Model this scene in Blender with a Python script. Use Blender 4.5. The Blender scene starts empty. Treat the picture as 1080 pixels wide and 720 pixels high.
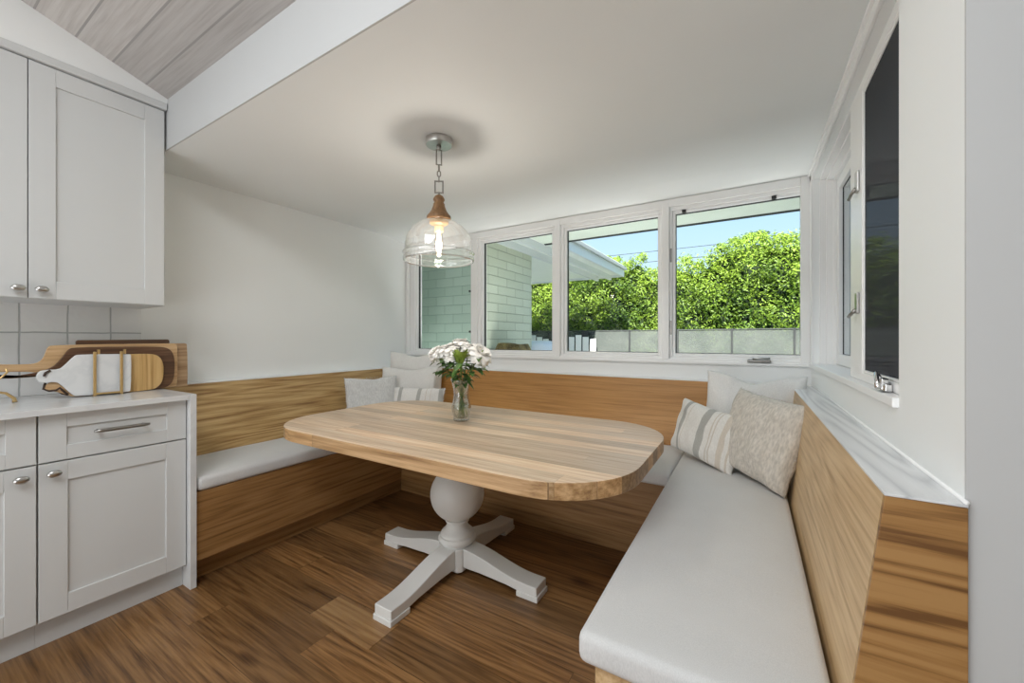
import bpy, bmesh, math, random
from mathutils import Vector, Matrix, noise
random.seed(7)
C = bpy.context.scene.collection
PI = math.pi

# ------------------------------------------------------------------ materials
def new_mat(name):
    m = bpy.data.materials.new(name); m.use_nodes = True
    nt = m.node_tree
    b = nt.nodes['Principled BSDF']
    return m, nt, b

def N(nt, t, **kw):
    n = nt.nodes.new(t)
    for k, v in kw.items():
        if k.startswith('i_'):
            n.inputs[k[2:].replace('_', ' ')].default_value = v
        else:
            setattr(n, k, v)
    return n

def ramp(nt, fac, stops, interp='LINEAR'):
    r = nt.nodes.new('ShaderNodeValToRGB'); r.color_ramp.interpolation = interp
    e = r.color_ramp.elements
    while len(e) > 1: e.remove(e[-1])
    e[0].position = stops[0][0]; e[0].color = (*stops[0][1], 1)
    for p, c in stops[1:]:
        x = e.new(p); x.color = (*c, 1)
    nt.links.new(fac, r.inputs[0])
    return r.outputs[0]

def coords(nt, scale=(1, 1, 1), rot=(0, 0, 0)):
    tc = nt.nodes.new('ShaderNodeTexCoord'); mp = nt.nodes.new('ShaderNodeMapping')
    mp.inputs['Scale'].default_value = scale; mp.inputs['Rotation'].default_value = rot
    nt.links.new(tc.outputs['Object'], mp.inputs[0])
    return mp.outputs[0]

def bump(nt, b, h, strength=.2, dist=.01):
    n = nt.nodes.new('ShaderNodeBump'); n.inputs['Strength'].default_value = strength
    n.inputs['Distance'].default_value = dist
    nt.links.new(h, n.inputs['Height']); nt.links.new(n.outputs[0], b.inputs['Normal'])

def paint(name, col, rough=.5, var=.02, bs=.05, sc=40):
    m, nt, b = new_mat(name)
    n = N(nt, 'ShaderNodeTexNoise', i_Scale=3.0, i_Detail=3.0)
    nt.links.new(coords(nt), n.inputs['Vector'])
    c0 = tuple(max(0, c - var) for c in col); c1 = tuple(min(1, c + var) for c in col)
    nt.links.new(ramp(nt, n.outputs['Fac'], [(.3, c0), (.7, c1)]), b.inputs['Base Color'])
    b.inputs['Roughness'].default_value = rough
    n2 = N(nt, 'ShaderNodeTexNoise', i_Scale=float(sc), i_Detail=3.0)
    nt.links.new(coords(nt), n2.inputs['Vector'])
    bump(nt, b, n2.outputs['Fac'], bs, .003)
    return m

def metal(name, col, rough=.25):
    m, nt, b = new_mat(name)
    n = N(nt, 'ShaderNodeTexNoise', i_Scale=60.0)
    nt.links.new(coords(nt), n.inputs['Vector'])
    nt.links.new(ramp(nt, n.outputs['Fac'], [(.3, tuple(c * .9 for c in col)), (.7, col)]), b.inputs['Base Color'])
    b.inputs['Metallic'].default_value = 1; b.inputs['Roughness'].default_value = rough
    return m

def wood(name, dark, mid, light, axis='X', rough=.42, fine=1.0, cath=.55, stave=None, knots=False, seed=0.0, contrast=1.0, plane='XY', tv=1.0):
    """grain runs along axis; stave=(length,width,seam) adds boards laid along X in the plane"""
    m, nt, b = new_mat(name)
    tc = nt.nodes.new('ShaderNodeTexCoord')
    # put grain axis on X
    mp = nt.nodes.new('ShaderNodeMapping')
    mp.inputs['Location'].default_value = (seed, seed * .7, seed * .3)
    rot = {'X': (0, 0, 0), 'Y': (0, 0, -PI / 2), 'Z': (0, PI / 2, 0)}[axis]
    mp.inputs['Rotation'].default_value = rot
    nt.links.new(tc.outputs['Object'], mp.inputs[0])
    vec = mp.outputs[0]
    off = None
    if stave:
        L, W, seam = stave
        bv = vec
        if plane == 'XZ':
            sp = nt.nodes.new('ShaderNodeSeparateXYZ'); cb = nt.nodes.new('ShaderNodeCombineXYZ')
            nt.links.new(vec, sp.inputs[0]); nt.links.new(sp.outputs[0], cb.inputs[0]); nt.links.new(sp.outputs[2], cb.inputs[1]); bv = cb.outputs[0]
        br = nt.nodes.new('ShaderNodeTexBrick')
        br.offset = .37; br.offset_frequency = 3; br.squash = 1
        br.inputs['Scale'].default_value = 1; br.inputs['Brick Width'].default_value = L
        br.inputs['Row Height'].default_value = W; br.inputs['Mortar Size'].default_value = seam
        br.inputs['Mortar Smooth'].default_value = .2
        br.inputs['Color1'].default_value = (0, 0, 0, 1); br.inputs['Color2'].default_value = (1, 1, 1, 1)
        br.inputs['Mortar'].default_value = (.5, .5, .5, 1); br.inputs['Bias'].default_value = 0
        nt.links.new(bv, br.inputs['Vector'])
        # shift the grain per board
        ml = nt.nodes.new('ShaderNodeVectorMath'); ml.operation = 'MULTIPLY_ADD'
        nt.links.new(br.outputs['Color'], ml.inputs[0]); ml.inputs[1].default_value = (7, 3, 5)
        nt.links.new(vec, ml.inputs[2]); vec = ml.outputs[0]
        off = br
    def stretched(sx, sy, sz):
        q = nt.nodes.new('ShaderNodeMapping'); q.inputs['Scale'].default_value = (sx, sy, sz)
        nt.links.new(vec, q.inputs[0]); return q.outputs[0]
    w = N(nt, 'ShaderNodeTexNoise', i_Scale=1.0, i_Detail=1.5, i_Distortion=.25)
    nt.links.new(stretched(.55, 6.5, 6.5), w.inputs['Vector'])
    mm = nt.nodes.new('ShaderNodeMath'); mm.operation = 'MULTIPLY'; mm.inputs[1].default_value = 11.0
    nt.links.new(w.outputs['Fac'], mm.inputs[0])
    fr = nt.nodes.new('ShaderNodeMath'); fr.operation = 'PINGPONG'; fr.inputs[1].default_value = .5
    nt.links.new(mm.outputs[0], fr.inputs[0])
    f = N(nt, 'ShaderNodeTexNoise', i_Scale=1.0, i_Detail=6.0, i_Roughness=.65)
    nt.links.new(stretched(2.4 * fine, 78 * fine, 78 * fine), f.inputs['Vector'])
    a = nt.nodes.new('ShaderNodeMath'); a.operation = 'MULTIPLY'; a.inputs[1].default_value = cath
    nt.links.new(fr.outputs[0], a.inputs[0])
    s = nt.nodes.new('ShaderNodeMath'); s.operation = 'MULTIPLY_ADD'; s.inputs[1].default_value = 1.0
    nt.links.new(f.outputs['Fac'], s.inputs[0]); nt.links.new(a.outputs[0], s.inputs[2])
    lo, hi = .33 + cath * .08, .62 + cath * .38
    ms = (lo + hi) / 2
    lo = ms - (ms - lo) / contrast; hi = ms + (hi - ms) / contrast
    col = ramp(nt, s.outputs[0], [(max(0, lo), dark), (ms, mid), (min(1, hi), light)])
    if off:
        mx = nt.nodes.new('ShaderNodeMix'); mx.data_type = 'RGBA'; mx.blend_type = 'MULTIPLY'
        mx.inputs[0].default_value = 1
        tone = ramp(nt, off.outputs['Color'], [(0, (1 - .20 * tv, 1 - .21 * tv, 1 - .22 * tv)), (.5, (.97, .97, .97)), (1, (1 + .16 * tv, 1 + .13 * tv, 1 + .09 * tv))])
        nt.links.new(col, mx.inputs[6]); nt.links.new(tone, mx.inputs[7]); col = mx.outputs[2]
        mx2 = nt.nodes.new('ShaderNodeMix'); mx2.data_type = 'RGBA'; mx2.blend_type = 'MIX'
        q = nt.nodes.new('ShaderNodeMath'); q.operation = 'MULTIPLY'; q.inputs[1].default_value = .6
        nt.links.new(off.outputs['Fac'], q.inputs[0]); nt.links.new(q.outputs[0], mx2.inputs[0])
        nt.links.new(col, mx2.inputs[6]); mx2.inputs[7].default_value = (*[c * .5 for c in dark], 1); col = mx2.outputs[2]
    if knots:
        kn = N(nt, 'ShaderNodeTexVoronoi', i_Scale=1.0)
        nt.links.new(stretched(1.6, 3.2, 3.2), kn.inputs['Vector'])
        kf = ramp(nt, kn.outputs['Distance'], [(.0, (.28, .22, .18)), (.05, (.5, .44, .4)), (.13, (1, 1, 1))])
        mx3 = nt.nodes.new('ShaderNodeMix'); mx3.data_type = 'RGBA'; mx3.blend_type = 'MULTIPLY'; mx3.inputs[0].default_value = 1
        nt.links.new(col, mx3.inputs[6]); nt.links.new(kf, mx3.inputs[7]); col = mx3.outputs[2]
    nt.links.new(col, b.inputs['Base Color'])
    b.inputs['Roughness'].default_value = rough
    bump(nt, b, f.outputs['Fac'], .12, .002)
    return m

def fabric(name, col, var=.05, weave=350, bs=.25, stripes=None, blotch=9.0, wc=.9):
    m, nt, b = new_mat(name)
    n = N(nt, 'ShaderNodeTexNoise', i_Scale=blotch, i_Detail=4.0)
    nt.links.new(coords(nt), n.inputs['Vector'])
    n2 = N(nt, 'ShaderNodeTexNoise', i_Scale=float(weave), i_Detail=2.0)
    nt.links.new(coords(nt, (1, 1, .35)), n2.inputs['Vector'])
    c = ramp(nt, n.outputs['Fac'], [(.3, tuple(max(0, x - var) for x in col)), (.7, tuple(min(1, x + var) for x in col))])
    if stripes:
        tc = nt.nodes.new('ShaderNodeTexCoord'); sp = nt.nodes.new('ShaderNodeSeparateXYZ')
        nt.links.new(tc.outputs['Object'], sp.inputs[0])
        mr = nt.nodes.new('ShaderNodeMapRange'); mr.inputs[1].default_value = stripes[0]; mr.inputs[2].default_value = stripes[1]
        nt.links.new(sp.outputs[0], mr.inputs[0])
        sc = ramp(nt, mr.outputs[0], stripes[2], 'CONSTANT')
        mx = nt.nodes.new('ShaderNodeMix'); mx.data_type = 'RGBA'; mx.blend_type = 'MULTIPLY'; mx.inputs[0].default_value = 1
        nt.links.new(c, mx.inputs[6]); nt.links.new(sc, mx.inputs[7]); c = mx.outputs[2]
    mx = nt.nodes.new('ShaderNodeMix'); mx.data_type = 'RGBA'; mx.blend_type = 'MULTIPLY'; mx.inputs[0].default_value = 1
    w = ramp(nt, n2.outputs['Fac'], [(.35, (wc, wc, wc)), (.65, (1, 1, 1))])
    nt.links.new(c, mx.inputs[6]); nt.links.new(w, mx.inputs[7])
    nt.links.new(mx.outputs[2], b.inputs['Base Color'])
    b.inputs['Roughness'].default_value = .9
    b.inputs['Sheen Weight'].default_value = .15
    bump(nt, b, n2.outputs['Fac'], bs, .002)
    return m

def thin_glass(name, tint=(1, 1, 1), lo=.04, hi=.6, blend=.35, haze=None):
    m = bpy.data.materials.new(name); m.use_nodes = True; nt = m.node_tree
    nt.nodes.clear()
    o = nt.nodes.new('ShaderNodeOutputMaterial')
    t = nt.nodes.new('ShaderNodeBsdfTransparent'); t.inputs[0].default_value = (*tint, 1)
    g = nt.nodes.new('ShaderNodeBsdfGlossy'); g.inputs['Roughness'].default_value = .03
    lw = nt.nodes.new('ShaderNodeLayerWeight'); lw.inputs[0].default_value = blend
    mr = nt.nodes.new('ShaderNodeMapRange'); mr.inputs[3].default_value = lo; mr.inputs[4].default_value = hi
    nt.links.new(lw.outputs['Facing'], mr.inputs[0])
    mx = nt.nodes.new('ShaderNodeMixShader')
    nt.links.new(mr.outputs[0], mx.inputs[0]); nt.links.new(t.outputs[0], mx.inputs[1]); nt.links.new(g.outputs[0], mx.inputs[2])
    out = mx.outputs[0]
    if haze:
        d = nt.nodes.new('ShaderNodeBsdfDiffuse'); d.inputs[0].default_value = (*haze[0], 1)
        m2 = nt.nodes.new('ShaderNodeMixShader'); m2.inputs[0].default_value = haze[1]
        nt.links.new(out, m2.inputs[1]); nt.links.new(d.outputs[0], m2.inputs[2]); out = m2.outputs[0]
    nt.links.new(out, o.inputs[0])
    return m

def emissive(name, col, s):
    m, nt, b = new_mat(name)
    n = N(nt, 'ShaderNodeTexNoise', i_Scale=10.0)
    nt.links.new(ramp(nt, n.outputs['Fac'], [(.0, col), (1, col)]), b.inputs['Emission Color'])
    b.inputs['Emission Strength'].default_value = s; b.inputs['Base Color'].default_value = (.25, .14, .06, 1)
    return m

WHITE = paint('white wall paint', (.89, .905, .90), .6, .006, .04)
CEILM = paint('white ceiling paint', (.84, .86, .86), .7, .006, .04)
BEAMP = paint('shade toned white paint', (.54, .547, .547), .6, .006, .04)  # white paint greyed so the colour carries the shade on beam and wall return
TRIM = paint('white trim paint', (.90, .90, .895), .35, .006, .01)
CAB = paint('cabinet paint', (.66, .672, .67), .38, .008, .02)
BASEP = paint('pedestal paint', (.74, .74, .715), .45, .03, .12, 120)
KICK = paint('toe paint', (.62, .63, .63), .5, .01)
OAK = wood('natural oak panel', (.30, .155, .055), (.46, .27, .115), (.60, .385, .19), 'X', seed=1.3, cath=.35)
OAKY = wood('natural oak panel side', (.40, .245, .11), (.58, .39, .20), (.68, .49, .28), 'Y', seed=4.1, cath=.32)
OAKL = wood('honey oak panel', (.27, .14, .045), (.49, .305, .12), (.63, .43, .20), 'Y', seed=8.7, cath=.42, contrast=1.1)
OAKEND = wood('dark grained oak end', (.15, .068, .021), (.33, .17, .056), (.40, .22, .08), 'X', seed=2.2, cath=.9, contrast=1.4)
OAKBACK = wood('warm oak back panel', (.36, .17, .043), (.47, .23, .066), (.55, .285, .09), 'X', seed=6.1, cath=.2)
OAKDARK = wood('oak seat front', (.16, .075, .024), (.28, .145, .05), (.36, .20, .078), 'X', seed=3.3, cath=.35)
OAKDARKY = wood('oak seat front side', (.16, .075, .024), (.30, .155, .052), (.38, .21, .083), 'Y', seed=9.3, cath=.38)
TABLE = wood('butcher block table', (.50, .33, .19), (.68, .49, .325), (.79, .63, .47), 'X', stave=(1.9, .083, .0005), cath=.12, seed=.4, rough=.36, tv=1.2)
TEDGE = wood('table edge wood', (.20, .105, .045), (.36, .22, .10), (.50, .33, .18), 'X', cath=.3, seed=.4, stave=(1.9, .083, .0008), tv=2.2)
FLOOR = wood('oak floor planks', (.10, .047, .016), (.23, .115, .041), (.34, .185, .073), 'X', stave=(1.45, .152, .0014), cath=.42, knots=True, seed=2.9, rough=.36, contrast=1.05, tv=1.6, fine=1.3)
PLANK = wood('light floor plank', (.20, .10, .036), (.32, .175, .07), (.40, .24, .10), 'X', cath=.5, knots=False, seed=7.9, rough=.33)
GREYWOOD = wood('whitewashed ceiling boards', (.46, .435, .42), (.54, .515, .50), (.60, .58, .565), 'X', stave=(6.0, .122, .004), cath=.2, seed=0.3, rough=.6)
CAPM = wood('oak ledge painted sheen', (.50, .51, .53), (.68, .69, .70), (.76, .77, .78), 'Y', cath=1.1, seed=3.1, rough=.3, fine=.35)  # pale tone stands in for the bright reflection on the oak ledge top
WALNUT = wood('walnut', (.05, .022, .01), (.11, .05, .024), (.17, .085, .042), 'Y', cath=.3)
BEECH = wood('beech', (.42, .24, .11), (.60, .38, .19), (.70, .48, .27), 'Y', cath=.3)
RUSTIC = wood('brown rustic wood', (.22, .12, .06), (.38, .24, .13), (.5, .34, .2), 'Y', cath=.4)
OLIVE = wood('olive wood', (.36, .19, .06), (.60, .37, .14), (.70, .47, .21), 'Z', cath=.5, contrast=.9, knots=True)
LAMPWOOD = wood('turned lamp wood', (.13, .06, .022), (.23, .12, .048), (.32, .18, .08), 'Z', cath=.3, fine=.7)
NICKEL = metal('brushed nickel', (.62, .61, .59), .28)
DKNICK = metal('dark nickel', (.34, .33, .31), .35)
CHROME = metal('chrome', (.8, .8, .8), .12)
BRASS = metal('brass', (.80, .56, .26), .28)
BLACK = paint('black paint', (.02, .02, .022), .5, .004)
LEATHER = paint('dark leather', (.05, .025, .015), .6, .01)
CUSH = fabric('grey white cushion', (.68, .683, .68), .012, 500, .15)
PWHITE = fabric('white linen', (.80, .785, .76), .015, 300, .2)
PLINEN = fabric('natural linen', (.66, .61, .54), .05, 120, .6, blotch=24.0, wc=.76)
PGREY = fabric('light grey linen', (.70, .70, .69), .03, 140, .4, blotch=24.0, wc=.84)
W1 = (1, 1, 1); G1 = (.56, .57, .56); T1 = (.83, .77, .70)
PSTR1 = fabric('striped lumbar', (.78, .755, .71), .02, 240, .35, stripes=(-.21, .21, [
    (0, W1), (.17, G1), (.23, W1), (.27, T1), (.28, W1), (.50, G1), (.59, W1), (.66, T1), (.675, W1), (.70, T1), (.715, W1), (.80, T1), (.86, W1), (.90, T1), (.92, W1)]))
PSTR2 = fabric('striped small', (.80, .785, .76), .02, 240, .35, stripes=(-.22, .22, [
    (0, W1), (.14, G1), (.21, W1), (.50, G1), (.57, W1), (.66, T1), (.67, W1), (.74, T1), (.75, W1), (.88, G1), (.95, W1)]))
GLASS = thin_glass('clear lamp glass', (.985, .99, .99), .05, .95, .45, haze=((.9, .92, .92), .045))  # faint white haze stands in for reflections on the glass
VGLASS = thin_glass('vase glass', (.95, .965, .96), .05, .9, .5)
PANE = thin_glass('window pane', (.98, .99, .985), .0, .13, .15)
WATER = thin_glass('vase water', (.92, .95, .90), .02, .3, .3)

def marble_mat(name, base, vein, sc=3.0):
    m, nt, b = new_mat(name)
    n = N(nt, 'ShaderNodeTexNoise', i_Scale=sc, i_Detail=6.0, i_Distortion=1.6)
    nt.links.new(coords(nt), n.inputs['Vector'])
    nt.links.new(ramp(nt, n.outputs['Fac'], [(.44, base), (.495, vein), (.54, base)]), b.inputs['Base Color'])
    b.inputs['Roughness'].default_value = .2
    return m
QUARTZ = marble_mat('white quartz', (.72, .73, .73), (.67, .68, .69), 2.0)
MARBLE = marble_mat('white marble', (.80, .80, .80), (.74, .745, .75), 4.0)

def brick_mat(name, c1, c2, mort, bw, rh, ms, axis, bs=.5, rough=.8, off=.5, varscale=6.0, shift=0.0):
    m, nt, b = new_mat(name)
    tc = nt.nodes.new('ShaderNodeTexCoord'); sp = nt.nodes.new('ShaderNodeSeparateXYZ'); cb = nt.nodes.new('ShaderNodeCombineXYZ')
    nt.links.new(tc.outputs['Object'], sp.inputs[0])
    sh = nt.nodes.new('ShaderNodeMath'); sh.operation = 'ADD'; sh.inputs[1].default_value = shift
    nt.links.new(sp.outputs[{'X': 0, 'Y': 1}[axis]], sh.inputs[0]); nt.links.new(sh.outputs[0], cb.inputs[0]); nt.links.new(sp.outputs[2], cb.inputs[1])
    nz = N(nt, 'ShaderNodeTexNoise', i_Scale=varscale, i_Detail=3.0)
    nt.links.new(tc.outputs['Object'], nz.inputs['Vector'])
    ad = nt.nodes.new('ShaderNodeVectorMath'); ad.operation = 'MULTIPLY_ADD'; ad.inputs[1].default_value = (.008, .008, 0)
    nt.links.new(nz.outputs['Color'], ad.inputs[0]); nt.links.new(cb.outputs[0], ad.inputs[2])
    br = nt.nodes.new('ShaderNodeTexBrick'); br.offset = off
    for k, v in (('Scale', 1), ('Brick Width', bw), ('Row Height', rh), ('Mortar Size', ms), ('Mortar Smooth', .3), ('Bias', 0)):
        br.inputs[k].default_value = v
    br.inputs['Color1'].default_value = (*c1, 1); br.inputs['Color2'].default_value = (*c2, 1); br.inputs['Mortar'].default_value = (*mort, 1)
    nt.links.new(ad.outputs[0], br.inputs['Vector'])
    nt.links.new(br.outputs['Color'], b.inputs['Base Color'])
    b.inputs['Roughness'].default_value = rough
    inv = nt.nodes.new('ShaderNodeMath'); inv.operation = 'MULTIPLY_ADD'; inv.inputs[1].default_value = -1
    nt.links.new(br.outputs['Fac'], inv.inputs[0]); nt.links.new(nz.outputs['Fac'], inv.inputs[2])
    bump(nt, b, inv.outputs[0], bs, .01)
    return m
TILE = brick_mat('handmade white tile', (.84, .845, .84), (.89, .89, .885), (.50, .51, .51), .15, .152, .0035, 'Y', .5, .12, 0.0, 9.0, .063)
BRICKX = brick_mat('painted slump block shaded tone', (.38, .49, .43), (.43, .54, .48), (.28, .37, .32), .24, .098, .004, 'X')  # darker copy of the block: shade under the eave is in the colour
BRICKY = brick_mat('painted slump block lit tone', (.58, .62, .50), (.64, .68, .56), (.40, .43, .34), .38, .100, .004, 'Y', .8)  # lighter copy of the same block, its lit side put into the colour

# ------------------------------------------------------------------ mesh helpers
def bm_box(bm, a, b):
    x0, y0, z0 = a; x1, y1, z1 = b
    v = [bm.verts.new(p) for p in ((x0, y0, z0), (x1, y0, z0), (x1, y1, z0), (x0, y1, z0), (x0, y0, z1), (x1, y0, z1), (x1, y1, z1), (x0, y1, z1))]
    for f in ((3, 2, 1, 0), (4, 5, 6, 7), (0, 1, 5, 4), (1, 2, 6, 5), (2, 3, 7, 6), (3, 0, 4, 7)):
        bm.faces.new([v[i] for i in f])

def bm_prism(bm, pts, axis, a, b):
    """polygon pts extruded along axis from a to b; pts are the two other coords in xyz order"""
    def P(p, t):
        return {'X': (t, p[0], p[1]), 'Y': (p[0], t, p[1]), 'Z': (p[0], p[1], t)}[axis]
    A = [bm.verts.new(P(p, a)) for p in pts]; B = [bm.verts.new(P(p, b)) for p in pts]
    n = len(pts)
    bm.faces.new(A); bm.faces.new(B[::-1])
    for i in range(n):
        bm.faces.new((A[i], B[i], B[(i + 1) % n], A[(i + 1) % n]))

def bm_lathe(bm, prof, c=(0, 0, 0), seg=40, close=False, sx=1, sy=1):
    rings = []
    for r, z in prof:
        if r < 1e-5:
            rings.append([bm.verts.new((c[0], c[1], c[2] + z))])
        else:
            rings.append([bm.verts.new((c[0] + sx * r * math.cos(2 * PI * k / seg), c[1] + sy * r * math.sin(2 * PI * k / seg), c[2] + z)) for k in range(seg)])
    for A, B in zip(rings, rings[1:]):
        for k in range(seg):
            k2 = (k + 1) % seg
            if len(A) == 1 and len(B) == 1: continue
            if len(A) == 1: bm.faces.new((A[0], B[k2], B[k]))
            elif len(B) == 1: bm.faces.new((A[k], A[k2], B[0]))
            else: bm.faces.new((A[k], A[k2], B[k2], B[k]))

def bm_tube(bm, pts, r, seg=8, closed=False):
    pts = [Vector(p) for p in pts]; n = len(pts); rings = []
    rr = r if isinstance(r, (list, tuple)) else [r] * n
    up = Vector((0, 0, 1)); prev = None
    for i, p in enumerate(pts):
        if closed: d = pts[(i + 1) % n] - pts[i - 1]
        else: d = pts[min(i + 1, n - 1)] - pts[max(i - 1, 0)]
        d.normalize()
        if prev is None:
            a = d.orthogonal().normalized()
        else:
            a = prev - d * prev.dot(d)
            a = a.normalized() if a.length > 1e-6 else d.orthogonal().normalized()
        prev = a; bb = d.cross(a)
        rings.append([bm.verts.new(p + (a * math.cos(2 * PI * k / seg) + bb * math.sin(2 * PI * k / seg)) * rr[i]) for k in range(seg)])
    m = n if closed else n - 1
    for i in range(m):
        A, B = rings[i], rings[(i + 1) % n]
        for k in range(seg):
            bm.faces.new((A[k], A[(k + 1) % seg], B[(k + 1) % seg], B[k]))
    if not closed:
        bm.faces.new(rings[0][::-1]); bm.faces.new(rings[-1])

def build(name, bm, mat, parent=None, loc=None, bevel=0, seg=2, smooth=False, solid=0, subs=0, rot=None):
    """bm is in world coordinates; origin is moved to the parent root or to loc"""
    root = parent
    o0 = Vector(loc) if loc is not None else Vector((0, 0, 0))
    if parent is not None:
        o0 = Vector(parent.get('_o', (0, 0, 0)))
    bmesh.ops.recalc_face_normals(bm, faces=bm.faces)
    me = bpy.data.meshes.new(name)
    for v in bm.verts: v.co -= o0
    bm.to_mesh(me); bm.free()
    mats = mat if isinstance(mat, (list, tuple)) else [mat]
    for x in mats: me.materials.append(x)
    o = bpy.data.objects.new(name, me); C.objects.link(o)
    if parent is not None: o.parent = parent; o['_o'] = tuple(o0)
    else: o.location = o0; o['_o'] = tuple(o0)
    if smooth:
        for p in me.polygons: p.use_smooth = True
    if bevel:
        md = o.modifiers.new('bevel', 'BEVEL'); md.width = bevel; md.segments = seg; md.limit_method = 'ANGLE'; md.angle_limit = .6
        for p in me.polygons: p.use_smooth = True
        md.harden_normals = True
    if solid:
        md = o.modifiers.new('solid', 'SOLIDIFY'); md.thickness = solid; md.offset = 0
    if subs:
        md = o.modifiers.new('sub', 'SUBSURF'); md.levels = subs; md.render_levels = subs
    return o

def box(name, a, b, mat, parent=None, bevel=0, **k):
    bm = bmesh.new(); bm_box(bm, a, b); return build(name, bm, mat, parent, bevel=bevel, **k)

def thing(name, label, cat, loc, group=None):
    o = bpy.data.objects.new(name, None); C.objects.link(o); o.location = loc; o['_o'] = tuple(loc)
    o.empty_display_size = .1
    if label: o['label'] = label
    if cat: o['category'] = cat
    if group: o['group'] = group
    return o
def tag(o, label, cat, group=None, kind=None):
    o['label'] = label; o['category'] = cat
    if group: o['group'] = group
    if kind: o['kind'] = kind
    return o
def struct(o):
    o['kind'] = 'structure'; return o
def S(name, label, loc):
    o = thing(name, label, None, loc); o['kind'] = 'structure'; return o

# ------------------------------------------------------------------ dimensions
XL, XR, YB = -2.86, .292, 2.77
ZC = 2.13

# ------------------------------------------------------------------ floor and shell
f = struct(box('floor', (-3.0, -3.6, -.1), (2.5, 2.95, 0), FLOOR)); f['label'] = 'brown oak plank floor'
f = struct(box('trim_1', (-1.618, 1.004, 0.0), (-1.245, 1.155, .0015), PLANK, bevel=.0005)); f['label'] = 'short lighter floor plank below the table foot'
w = struct(box('wall_left', (-3.0, -3.6, 0), (XL, 2.95, 4.2), WHITE)); w['label'] = 'white wall left of the bench'
# backsplash tiles
w = struct(box('trim_2', (XL, -.6, .92), (XL + .008, .804, 1.40), TILE)); w['label'] = 'white square tile backsplash behind the cutting boards'
# back wall, windows in one wide opening
bm = bmesh.new()
bm_box(bm, (-3.0, YB, 0), (.6, YB + .14, 1.045)); bm_box(bm, (-3.0, YB, 2.075), (.6, YB + .14, 2.6)); bm_box(bm, (-6.0, YB, -.12), (-3.0, YB + .14, 2.6))  # piece beyond the left wall is added unseen to block sun
bm_box(bm, (-3.0, YB, 1.045), (-2.84, YB + .14, 2.075)); bm_box(bm, (.285, YB, 1.045), (.6, YB + .14, 2.075))
w = struct(build('wall_back', bm, WHITE)); w['label'] = 'white wall with the row of windows'
# right wall with recessed window
bm = bmesh.new()
RY0, RY1, RZ0, RZ1, RX = 1.237, 2.68, 1.035, 2.045, .44
bm_box(bm, (XR, .911, 0), (RX, YB, RZ0)); bm_box(bm, (XR, .911, RZ1), (RX, YB, 2.6))
bm_box(bm, (XR, .911, RZ0), (RX, RY0, RZ1)); bm_box(bm, (XR, RY1, RZ0), (RX, YB, RZ1))
w = struct(build('wall_right', bm, WHITE)); w['label'] = 'white wall with the side window above the bench'
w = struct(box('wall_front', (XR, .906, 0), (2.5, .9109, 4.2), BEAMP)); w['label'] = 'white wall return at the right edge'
w = struct(box('wall_side', (2.4, -3.5, 0), (2.5, .905, 4.2), WHITE)); w['label'] = 'white kitchen side wall'
w = struct(box('wall_rear', (-3.0, -3.6, 0), (2.5, -3.5, 4.6), WHITE)); w['label'] = 'white kitchen rear wall'
# nook ceiling
bm = bmesh.new()
bm_prism(bm, [(.81, ZC), (2.53, ZC), (2.56, ZC - .006), (2.77, ZC - .038), (2.90, ZC - .038), (2.90, 2.6), (.81, 2.6)], 'X', -6.0, .6)  # runs on past the left wall, an unseen extension that stops the sun
w = struct(build('ceiling', bm, CEILM)); w['label'] = 'low white ceiling over the nook'
# beam
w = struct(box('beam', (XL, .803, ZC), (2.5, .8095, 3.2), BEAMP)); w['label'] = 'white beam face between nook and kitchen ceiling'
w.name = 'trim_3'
# sloping board ceiling: rises away from the beam
sl = .334
L = 4.3; ang = math.atan(sl)
bm = bmesh.new(); bm_box(bm, (-3.0, -L / math.cos(ang), 0), (2.5, .03, .05))
o = build('ceiling_boards', bm, GREYWOOD)
o.location = (0, .803, 2.378); o.rotation_euler = (-ang, 0, 0); o.name = 'ceiling_kitchen'
struct(o); o['label'] = 'sloped whitewashed board ceiling'
# soffit above the upper cabinets
w = struct(box('trim_4', (XL, -3.5, 2.352), (-2.492, .803, 3.6), WHITE)); w['label'] = 'white wall above the upper cabinet'

# ------------------------------------------------------------------ windows at the back
def frame_ring(bm, x0, x1, z0, z1, w, y0, y1, wb=None, wt=None):
    wb = wb or w; wt = wt or w
    bm_box(bm, (x0, y0, z0), (x0 + w, y1, z1)); bm_box(bm, (x1 - w, y0, z0), (x1, y1, z1))
    bm_box(bm, (x0 + w, y0, z0), (x1 - w, y1, z0 + wb)); bm_box(bm, (x0 + w, y0, z1 - wt), (x1 - w, y1, z1))

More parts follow.
